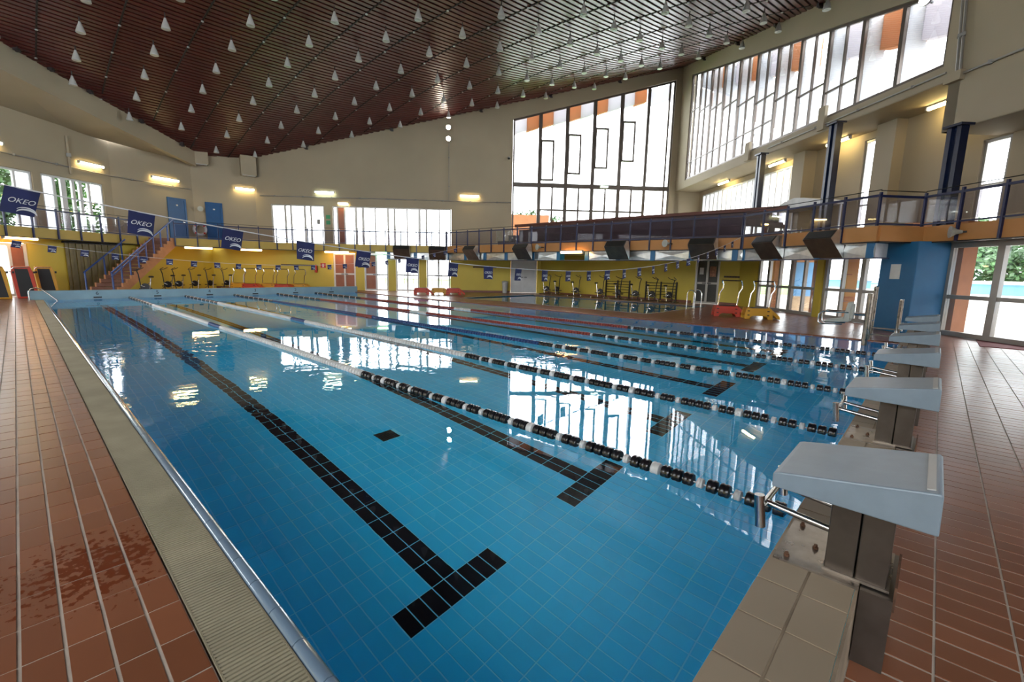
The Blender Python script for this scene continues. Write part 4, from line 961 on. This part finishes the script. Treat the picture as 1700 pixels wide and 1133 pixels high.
for i, ((u, v), lab) in enumerate([((28.5, -16.2), 'leftmost bike behind the end wall beside the stairs'), ((28.5, -15.0), 'second bike from the stairs behind the end wall'), ((28.6, -14.75), 'third bike from the stairs behind the end wall'), ((28.5, -13.55), 'fourth bike from the stairs behind the end wall'), ((28.5, -13.0), 'fifth bike from the stairs behind the end wall'), ((28.5, -12.6), 'sixth bike from the stairs, nearest the yellow treadmill')]):
    u, v = [(21.9, -16.05), (25.0, -17.05), (26.05, -17.15), (27.0, -16.85), (27.8, -16.45), (28.55, -15.9)][i]
    t = copy_tree(bk0); t.location = W(u, v, 0); t.rotation_euler = (0, 0, math.radians(random.uniform(-20, 20) - 40)); t['label'] = 'dark aqua ' + lab; t['group'] = 'aqua bikes along the far yellow wall'
bk1 = bk0
# black wall bars behind the bikes
for (ya, yb), lab in (((12.2, 13.7), 'left black wall bars behind the aqua bikes'), ((9.5, 11.2), 'right black wall bars behind the aqua bikes')):
    t = thing('wall_bars', lab, 'wall bars', (22.6, (ya + yb) / 2, .3), 'black wall bars')
    for z in (.35, .5, .65, .8, .95): MB().tube([(22.62, ya, z), (22.62, yb, z)], .018, 6).build('bar', 'dark_metal', t)
    for y in (ya, (ya + yb) / 2, yb): MB().box(22.6, 22.68, y - .025, y + .025, .0, 1.02).build('upright', 'dark_metal', t)

# ------------------------------------------------------------------ aqua treadmills (plastic platforms)
def make_step(color, handle):
    t = thing('aqua_treadmill', '', 'treadmill', (0, 0, 0))
    # side profile along x (length), arch legs
    arch = [(-.48, 0), (-.47, .18), (-.42, .37), (.32, .37), (.38, .18), (.40, 0), (.24, 0), (.22, .07), (.14, .115), (-.22, .115), (-.29, .07), (-.31, 0)]
    body = MB()
    for y in (-.30, .22): body.prism(arch, (0, y, 0), XD, ZD, YD, .08)
    body.prism([(-.46, .14), (-.415, .372), (.315, .372), (.37, .14)], (0, -.29, 0), XD, ZD, YD, .58)
    body.prism([(.26, .36), (.34, .34), (.60, .12), (.63, .02), (.54, .02), (.48, .09), (.33, .20)], (0, -.27, 0), XD, ZD, YD, .54)
    body.build('body', color, t, bevel=.012)
    for x in (-.36, .24):
        for z in (.14, .28): MB().box(x - .035, x + .035, -.306, -.298, z - .02, z + .015).build('slot', 'dark_metal', t)
    MB().box(-.36, .26, -.22, .22, .372, .378).build('belt', 'black_rubber', t)
    if handle:
        for x in (-.36, .26):
            MB().tube([(x, -.2, .30), (x + .04, -.2, .85), (x + .13, -.2, 1.0), (x + .13, -.2, 1.12), (x + .08, -.2, 1.27)], .022, 8).build('upright', 'steel_bright', t, True)
            MB().tube([(x, -.2, .35), (x, -.2, .41)], .035, 8).build('socket', color, t)
        MB().tube([(-.28, -.2, 1.27), (.34, -.2, 1.27)], .02, 8).build('crossbar', 'dark_metal', t, True)
    return t
def place_step(color, handle, loc, rz, label, grp):
    t = make_step(color, handle); t.location = loc; t.rotation_euler = (0, 0, math.radians(rz)); t['label'] = label; t['group'] = grp; return t
place_step('red_plastic', 1, (16.62, 5.0, 0), -62, 'red aqua treadmill with curved steel bars on the right deck', 'aqua treadmills on the right deck')
place_step('yellow_plastic', 1, (16.5, 3.95, 0), -62, 'yellow aqua treadmill with curved steel bars on the right deck', 'aqua treadmills on the right deck')
for (x, y), c, lab in (((15.1, 21.2), 'red_plastic', 'left of two red treadmills before the far glass doors'), ((15.95, 20.7), 'yellow_plastic', 'yellow treadmill between two red ones at the far doors'), ((16.55, 20.1), 'red_plastic', 'right of two red treadmills before the far glass doors')): place_step(c, 0, (x, y, 0), -38, lab + ' without bars', 'low treadmills by the far doors')
for i, (v, c, lab) in enumerate(((-15.0, 'yellow_plastic', 'yellow treadmill right of the bikes behind the end wall'), (-13.95, 'red_plastic', 'left red treadmill behind the end wall'), (-13.25, 'yellow_plastic', 'middle yellow treadmill behind the end wall'), (-12.1, 'red_plastic', 'right red treadmill behind the end wall'), (-11.4, 'yellow_plastic', 'rightmost yellow treadmill behind the end wall'))):
    place_step(c, 1, W(28.35 - .75 * (i % 2), v, 0), -43, lab, 'treadmills behind the pool end wall')
# three treadmills stood upright on the left deck
for i, ((x, y), c, lab) in enumerate((((-1.15, 25.75), 'yellow_plastic', 'yellow framed black belt treadmill stood upright at the left edge'), ((-.42, 26.0), 'red_plastic', 'red framed black belt treadmill stood upright'), ((.22, 26.75), 'yellow_plastic', 'yellow framed black belt treadmill stood upright behind the steel handrail'))):
    t = thing('upright_treadmill', lab, 'treadmill', (x, y, 0), 'upright treadmills on the left deck'); t.rotation_euler = (0, 0, 0)
    sl = .16
    prof = [(-.26, 0), (.26, 0), (.26 - sl * .2, .9), (.20 - sl * .3, 1.22), (-.26 - sl * .4, 1.22), (-.30, .9)]
    fr = MB(); fr.prism([(-.31, 0), (.29, 0), (.22, 1.0), (.14, 1.26), (-.37, 1.26), (-.40, 1.0)], (x, y, 0), XD, ZD, YD, .16); fr.build('frame', c, t, bevel=.03)
    MB().prism([(-.22, .07), (.20, .07), (.07, 1.16), (-.29, 1.16)], (x, y - .012, 0), XD, ZD, YD, .02).build('belt', 'black_rubber', t)
    MB().tube([(x - .36, y - .02, 1.14), (x - .30, y - .06, 1.22), (x + .1, y - .06, 1.22)], .016, 8).build('rim_tube', 'steel_bright', t, True)
    for s in (-.33, .24): MB().box(x + s - .03, x + s + .03, y - .02, y + .2, .98, 1.06).build('wheel_bracket', 'dark_metal', t)

# ------------------------------------------------------------------ pool ladders and lift
lad = thing('pool_handrail', 'curved steel pool handrail at the far left corner', 'handrail', (-.2, 24.8, 0))
MB().tube([(-.42, 24.75, 0), (-.42, 24.75, .30), (-.36, 24.7, .42), (-.22, 24.6, .47), (-.08, 24.5, .42), (.28, 24.3, .02), (.36, 24.25, -.15)], .022, 10).build('rail', 'steel', lad, True)
MB().lathe([(.05, 0), (.05, .015), (.03, .02)], 12, (-.42, 24.75, 0)).build('flange', 'steel', lad, True)
l2 = thing('pool_ladder', 'pair of hooped steel ladder rails at the small pool', 'ladder', (20.5, 7.9, 0))
for x in (19.2, 19.95): 
    MB().tube([(x, 7.18, 0), (x, 7.18, .62), (x, 7.25, .74), (x, 7.36, .78), (x, 7.46, .74), (x, 7.52, .62), (x, 7.52, -.6)], .024, 10).build('rail', 'steel_bright', l2, True)
    MB().lathe([(.05, 0), (.05, .015), (.03, .02)], 12, (x, 7.18, .012)).build('flange', 'steel', l2, True)
for z in (-.2, -.45): MB().box(19.2, 19.95, 7.48, 7.56, z - .015, z + .015).build('rung', 'steel', l2)
lf = thing('pool_lift', 'steel pool lift with a white seat at the right pool corner', 'pool lift', (12.9, .75, 0))
MB().tube([(12.75, .66, -.6), (12.75, .66, 1.12)], .06, 14).build('mast', 'plate_steel', lf, True)
MB().box(12.55, 12.80, .92, .97, .52, .86).build('mount', 'chair_grey', lf)
sb = MB(); sb.prism([(0, .44), (.46, .40), (.48, .45), (.12, .52), (.06, .90), (-.02, .90)], (12.5, .98, 0), YD, ZD, XD, .46); sb.build('seat', 'chair_grey', lf, bevel=.025)
for x in (12.48, 12.98): MB().tube([(x, 1.0, .66), (x, 1.50, .66), (x, 1.58, .58), (x, 1.58, .40), (x, 1.5, .36), (x, 1.1, .38)], .018, 8).build('armrest', 'steel', lf, True)
MB().tube([(12.75, .7, .62), (12.75, .95, .62)], .035, 8).build('bracket', 'steel', lf)
tf = thing('transfer_frame', 'stainless stepped handrail frame beside the pool lift', 'ladder', (13.4, .3, 0))
for x, y, h in ((13.05, .62, 1.27), (13.65, .62, 1.27)): MB().tube([(x, y, -.3 if x < 13.1 else 0), (x, y, h)], .024, 8).build('upright', 'plate_steel', tf, True)
for x, y, h in ((13.05, .12, .98), (13.65, .12, .98)): MB().tube([(x, y, -.1 if x < 13.1 else 0), (x, y, h)], .03, 8).build('upright', 'plate_steel', tf, True)
for z, yy in ((1.27, .62), (.98, .12)): MB().tube([(13.05, yy, z), (13.65, yy, z)], .024, 8).build('handle', 'steel_bright', tf, True)
for z in (.14, .30): MB().box(13.05, 13.12, .12, .62, z - .015, z + .015).build('tread', 'steel_brushed', tf)
MB().tube([(13.05, .62, .45), (13.65, .62, .45)], .02, 8).build('brace', 'steel_bright', tf, True)
tag(MB().box(13.9, 15.6, -2.6, -1.3, .0, .012).build('door_mat', 'mat_red'), 'faded red mat on the deck before the glass doors', 'mat')

# ------------------------------------------------------------------ hooks, signs, small fittings
def hooks(label, o, d, n, s0, s1, z, k):
    t = thing('coat_rack', label, 'coat rack', o + d * ((s0 + s1) / 2) + ZD * z, 'wall coat racks'); P = lambda s, q: o + d * s - n * q
    MB().obox(P((s0 + s1) / 2, .02) + ZD * z, d, n, ZD, (s1 - s0) / 2, .015, .04).build('board', 'wood_dark', t)
    for i in range(k):
        s = s0 + (s1 - s0) * (i + .5) / k; MB().tube([P(s, .03) + ZD * (z + .01), P(s, .10) + ZD * (z - .02), P(s, .11) + ZD * (z + .04)], .016, 6).build('hook', 'dark_metal', t)
hooks('dark coat hook rail on the yellow wall left of the white door', GO, VD, UD, -.83, .69, 1.62, 9)
hooks('dark coat hook rail behind the treadmills at the far wall', GO, VD, UD, -12.88, -10.84, 1.52, 12)
hooks('short dark coat hook rail beside the dark glazed door', Vector((22.7, 0, 0)), -YD, XD, -7.2, -6.45, 1.36, 6)
ex = thing('fire_extinguisher', 'red fire extinguisher on the far yellow wall', 'extinguisher', W(GF - .1, -10.72, 1.1)); MB().lathe([(.07, 0), (.08, .03), (.08, .38), (.03, .46), (.03, .5)], 14, W(GF - .1, -10.72, 1.08)).build('cylinder', 'red_sign', ex, True); MB().tube([W(GF - .1, -10.72, 1.56), W(GF - .1, -10.60, 1.5), W(GF - .12, -10.60, 1.2)], .012, 6).build('hose', 'black_rubber', ex)
sg = thing('fire_sign', 'red and white fire sign beside the brown double door', 'sign', W(GF - .02, -10.3, 1.5)); MB().uvb(GF - .03, GF - .005, -10.45, -10.13, 1.38, 1.68).build('panel', 'red_sign', sg); MB().uvb(GF - .04, GF - .03, -10.33, -10.25, 1.42, 1.64).build('pictogram', 'paper', sg)
sg = thing('exit_sign', 'green exit sign over the half glass door', 'sign', W(GF - .1, -6.6, 2.38)); MB().uvb(GF - .25, GF - .05, -6.95, -6.2, 2.32, 2.44).build('panel', 'exit_green', sg)
for z, lab in ((4.5, 'upper green safety sign between the far windows'), (4.15, 'lower green safety sign between the far windows')): tag(MB().uvb(FU - .02, FU - .003, -10.28, -10.02, z, z + .24).build('safety_sign', 'green_sign'), lab, 'sign')
tag(MB().uvb(FU - .05, FU - .02, -10.85, -10.65, 4.15, 4.45).build('notice', 'cable_grey'), 'small grey notice on the left far window', 'notice')
bn = thing('waste_bin', 'white waste bin beside the white double door', 'bin', W(GF - .5, 1.3)); MB().lathe([(.15, 0), (.19, .62), (.21, .64), (.21, .68), (.17, .70)], 16, W(GF - .45, 1.25)).build('body', 'bin_white', bn, True); MB().lathe([(.20, .70), (.205, .73), (.1, .78)], 16, W(GF - .45, 1.25)).build('lid', 'bin_white', bn, True)
# two box ducts high in the left corner
for (s, z0, z1), lab in (((.45, 7.25, 8.2), 'left white box duct under the ceiling corner'), ((2.95, 6.95, 8.1), 'right white box duct at the lowest ceiling corner')):
    o, d, n = facet(LP[3], LP[4]); t = thing('box_duct', lab, 'duct', o + d * s + ZD * z0, 'white box ducts'); MB().obox(o + d * s - n * .24 + ZD * (z0 + z1) / 2, d, n, ZD, .42, .24, (z1 - z0) / 2).build('casing', 'wall_cream', t); MB().obox(o + d * s - n * .25 + ZD * (z0 - .02), d, n, ZD, .36, .2, .02).build('outlet', 'lamp_white', t)
# conduits on the walls
def conduit(label, pts, rad=.03):
    t = thing('conduit', label, 'conduit', pts[0]); m = MB().tube(pts, rad, 8); m.build('pipe', 'alu_grey' if rad < .05 else 'wall_cream', t, True)
    for i in range(len(pts) - 1):
        a, b = Vector(pts[i]), Vector(pts[i + 1]); n = int((b - a).length / 1.6)
        for k in range(n): c = a.lerp(b, (k + .5) / max(n, 1)); MB().obox(c, XD, YD, ZD, rad * 1.5, rad * 1.5, rad * 1.5).build('clip', 'cable_grey', t)
conduit('conduit running along the far wall above the windows', [W(FU - .05, -14.3, 5.83), W(FU - .05, 1.6, 5.83)])
conduit('conduit on the left wall above the windows', [wallp(LP[0], LP[1], 20, 5.85, .05), wallp(LP[1], LP[2], .05, 5.85, .05), wallp(LP[1], LP[2], 5.0, 5.80, .05), wallp(LP[2], LP[3], 3.9, 5.78, .05)])
conduit('thin vertical conduit on the left wall beside a tube light', [wallp(LP[1], LP[2], 3.1, 5.5, .05), wallp(LP[1], LP[2], 3.1, 7.2, .05)], .055)
conduit('twin conduit rising on the right wall block', [W(11.85, RV - .05, 8.9), W(11.7, RV - .05, 6.95)], .03)
conduit('second pipe of the twin rising conduit at the right', [W(11.75, RV - .05, 8.9), W(11.6, RV - .05, 6.95)], .03)
conduit('conduit climbing along the right wall block to the photo edge', [W(11.7, RV - .05, 6.9), W(5, RV - .05, 6.9)], .03)
conduit('conduit under the sill of the right strip window', [W(12.0, RV - .05, 7.1), W(20, RV - .05, 7.1)], .025)
tag(MB().uvb(11.5, 11.95, RV - .14, RV, 6.75, 7.0).build('junction_box', 'wall_cream'), 'cream junction box where the right conduits meet', 'box')
conduit('thin conduit beside the tube light left of the huge window', [W(FU - .04, -2.42, 9.4), W(FU - .04, -2.42, 5.85)], .02)
def camera_ball(label, c):
    t = thing('security_camera', label, 'camera', c); MB().lathe([(.09, 0), (.10, .05), (.04, .1)], 12, c).build('mount', 'cable_grey', t, True); MB().lathe([(.02, -.09), (.07, -.06), (.09, 0)], 12, c).build('dome', 'dark_metal', t, True)
camera_ball('dark dome camera on the cream wall left of the huge window', W(FU - .12, 1.42, 8.6))
def speaker(label, c, aim):
    aim = Vector(aim).normalized(); t = thing('loudspeaker', label, 'loudspeaker', c, 'horn loudspeakers'); MB().lathe([(.04, -.1), (.06, 0), (.14, .12), (.15, .13)], 12, c, aim).build('horn', 'chair_grey', t, True); MB().bar(Vector(c) - aim * .1, Vector(c) - aim * .3, .04, .04).build('bracket', 'dark_metal', t)
o, d, n = facet(LP[3], LP[4]); speaker('small loudspeaker between the two blue doors', o + d * .3 - n * .2 + ZD * 4.7, -n)
speaker('beige horn speaker on the fascia at the right edge', W(9.9, 11.35, 2.62), -VD + UD * .6); speaker('beige horn speaker on the fascia beside the sixth air hood', (17.2, 7.7, 2.66), -XD + YD * .3); speaker('beige horn speaker on the fascia near the fourth air hood', (17.15, 14.3, 2.63), -XD + YD * .3)
lb = thing('lifebuoy', 'white lifebuoy hung behind the railing between the blue doors', 'lifebuoy', W(27.9, -16.9, 3.4))
o, d, n = facet(LP[3], LP[4]); c = o + d * .2 - n * .25 + ZD * 3.5; rg = MB(); N = 20
rg.tube([c + d * .30 * math.cos(2 * math.pi * i / N) + ZD * .30 * math.sin(2 * math.pi * i / N) for i in range(N + 1)], .07, 8); rg.build('ring', 'bin_white', lb, True)
for k in range(4): a = math.pi / 4 + k * math.pi / 2; MB().obox(c + d * .30 * math.cos(a) + ZD * .30 * math.sin(a), d, n, ZD, .05, .075, .05).build('band', 'red_sign', lb)

# ------------------------------------------------------------------ outdoors
def stuff_ground(name, mat, u0, u1, v0, v1, z, lab): tag(MB().uvb(u0, u1, v0, v1, z - .2, z).build(name, mat), lab, 'ground', kind='structure')
stuff_ground('ground_right', 'pave_pale', -30, 29.0, 12.3, 60, -.02, 'pale paving outside the right glass doors')
stuff_ground('ground_far', 'pave_pale', 29.45, 33, -30, 60, -.02, 'pale paving strip outside the far glass doors'); stuff_ground('ground_lawn', 'grass', 33, 70, -30, 60, -.02, 'green lawn beyond the far glass doors'); stuff_ground('ground_back', 'pave_pale', -60, -9.6, -30, 12.2, -.02, 'pale paving behind the camera'); stuff_ground('ground_left', 'grass', -30, 45, -60, -21.4, -.02, 'grass outside the left wall')
def mural(label, u, v0, v1, palm=False):
    t = thing('mural_wall', label, 'wall', W(u, (v0 + v1) / 2)); MB().uvb(u - .14, u + .14, v0, v1, -.02, .62).build('sand_band', 'mural_sand', t); MB().uvb(u - .14, u + .14, v0, v1, .62, 2.05).build('sea_band', 'mural_blue', t); MB().uvb(u - .14, u + .14, v0, v1, 2.05, 3.2).build('upper_band', 'stucco_orange', t)
    if palm:
        vm = (v0 + v1) / 2; m = MB()
        for i in range(8):
            z0, z1 = .5 + i * .09, .5 + (i + 1) * .09; b0, b1 = .10 * math.sin(i / 8 * 2), .10 * math.sin((i + 1) / 8 * 2); wd = .07 - i * .005
            m.hexa([W(u - .152, vm + b0 - wd, z0), W(u - .152, vm + b0 + wd, z0), W(u - .14, vm + b0 + wd, z0), W(u - .14, vm + b0 - wd, z0), W(u - .152, vm + b1 - wd, z1), W(u - .152, vm + b1 + wd, z1), W(u - .14, vm + b1 + wd, z1), W(u - .14, vm + b1 - wd, z1)])
        for a in (-60, -20, 20, 60, 110, 160, 200):
            ar = math.radians(a + 20); c = (vm + .09, 1.22); pts = [(c[0] + math.cos(ar) * s, c[1] + math.sin(ar) * s * .8 - s * s * .6) for s in (0, .15, .3, .42)]
            for (pa, za), (pb_, zb_) in zip(pts, pts[1:]): m.bar(W(u - .146, pa, za), W(u - .146, pb_, zb_), .012, .07)
        m.build('palm_motif', 'mural_palm', t)
mural('painted blue mural wall seen through the left glass doors', 18.1, 13.0, 14.0); mural('painted blue mural wall seen between the yellow and blue pillars', 13.15, 13.2, 14.3); mural('painted mural wall with a palm motif at the right edge', 8.55, 13.2, 16.2, True)
for a, b, lab in ((15.9, 16.25, 'orange exterior pier left of the yellow pillar'), (18.6, 18.9, 'orange exterior pier by the coat hook wall'), (14.55, 14.8, 'orange exterior pier right of the yellow pillar'), (10.75, 11.1, 'orange exterior pier behind the blue pillar')): tag(MB().uvb(a, b, 12.55, 12.95, -.02, 3.0).build('exterior_pier', 'stucco_orange'), lab, 'pier')
lw = thing('boundary_wall', 'low white and blue boundary wall before the trees', 'wall', W(12, 24)); MB().uvb(-10, 34, 24, 24.3, -.02, .75).build('lower_band', 'alu_white', lw); MB().uvb(-10, 34, 24.05, 24.3, .75, 1.25).build('upper_band', 'mural_blue', lw); MB().uvb(-10, 34, 23.95, 24.35, 1.25, 1.4).build('coping', 'alu_white', lw)
def leaf_mesh(name, seed, n, rx, rz, sz, mat='leaf'):
    rnd = random.Random(seed); mb = MB(); cl = [(Vector((rnd.gauss(0, .5), rnd.gauss(0, .5), rnd.uniform(-.8, .8))), rnd.uniform(.35, .6)) for _ in range(16)]
    for _ in range(n):
        c, rr = rnd.choice(cl); p = c + Vector((rnd.gauss(0, 1), rnd.gauss(0, 1), rnd.gauss(0, 1))).normalized() * rr * rnd.uniform(.6, 1); p = Vector((p.x * rx, p.y * rx, p.z * rz))
        a = Vector((rnd.gauss(0, 1), rnd.gauss(0, 1), rnd.gauss(0, 1))).normalized() * sz; b = a.orthogonal().normalized() * sz * .6; k = len(mb.v)
        mb.v += [tuple(p - a), tuple(p + b), tuple(p + a), tuple(p - b)]; mb.f.append((k, k + 1, k + 2, k + 3))
    return mb.mesh(name, mat)
lm = [leaf_mesh('foliage', 3, 5200, 2.0, 2.2, .16), leaf_mesh('foliage', 8, 5200, 2.3, 1.9, .16)]
tl_ = [(1, 30.0, 'tree behind the boundary wall far right'), (5.5, 29.0, 'leafy tree seen through the right glass doors'), (9.5, 30.5, 'rounded tree behind the boundary wall right of the blue pillar'), (13.5, 29.0, 'tree behind the boundary wall left of the blue pillar'), (17.5, 30.0, 'tree seen through glass beside the yellow pillar'), (22, 29.0, 'tree behind the boundary wall seen by the coat hook wall'), (27, 29.5, 'last tree of the row behind the boundary wall')]
for i, (u, v, lab) in enumerate(tl_):
    t = thing('tree', 'green ' + lab, 'tree', W(u, v, 0), 'trees outside the right glass'); o = inst('foliage', lm[i % 2], t, W(u, v, 3.0), i * 1.1); tag(o, kind='stuff')
    MB().tube([W(u, v, -.02), W(u + .1, v, 1.5), W(u, v + .1, 3.4)], [.16, .12, .06], 8).build('trunk', 'bark', t)
for i, (u, v, z, lab) in enumerate(((17.5, -26, 4.4, 'dark tree outside the leftmost balcony window'), (23.5, -25.5, 4.6, 'dark tree outside the narrow left window'), (29.5, -26, 4.2, 'tree outside beyond the left corner'))):
    t = thing('tree', lab, 'tree', W(u, v, 0), 'trees outside the left windows'); o = inst('foliage', lm[i % 2], t, W(u, v, z), i * 2.); tag(o, kind='stuff')
    MB().tube([W(u, v, -.02), W(u + .1, v, 2.5), W(u, v + .1, z + .4)], [.18, .14, .06], 8).build('trunk', 'bark', t)
pw = tag(MB().uvb(34, 34.3, 1.2, 4.7, -.02, 5.55).build('outer_wall', 'stucco_orange'), 'orange outer wall behind the lower left of the huge window', 'wall')
for i, (v, z, lab) in enumerate(((2.6, 5.6, 'grey green palm top left behind the huge window'), (3.6, 5.8, 'grey green palm top above the orange outer wall'), (5.3, 5.4, 'grey green palm top right of the orange outer wall'))):
    t = thing('palm_tree', lab, 'palm', W(36, v, 0), 'palms behind the huge window'); m = MB()
    for k in range(22):
        a = k * 2.4; e = .9 - .05 * k; pts = [(0, 0), (.35, .35 * e + .1), (.7, .45 * e), (1.0, .3 * e - .15)]
        w3 = [W(36, v, z) + Vector((math.cos(a) * p, math.sin(a) * p, q)) for p, q in pts]
        for pa, pb_ in zip(w3, w3[1:]): m.bar(pa, pb_, .12, .01)
    m.build('frond', 'leaf_palm', t); MB().tube([W(36, v, -.02), W(36, v, z)], .14, 8).build('trunk', 'bark', t)
fe = thing('garden_fence', 'thin dark garden fence beyond the far glass doors', 'fence', W(35, -4))
for k in range(14): MB().tube([W(35, -9 + k * .7, -.02), W(35, -9 + k * .7, 1.1)], .015, 6).build('post', 'dark_metal', fe)
for z in (.6, 1.1): MB().tube([W(35, -9, z), W(35, .1, z)], .012, 6).build('rail', 'dark_metal', fe)
tag(MB().uvb(36, 36.4, -2.6, -1.7, -.02, 2.6).build('yellow_post', 'yellow_plastic'), 'yellow outdoor post beyond the far right glass door', 'post')
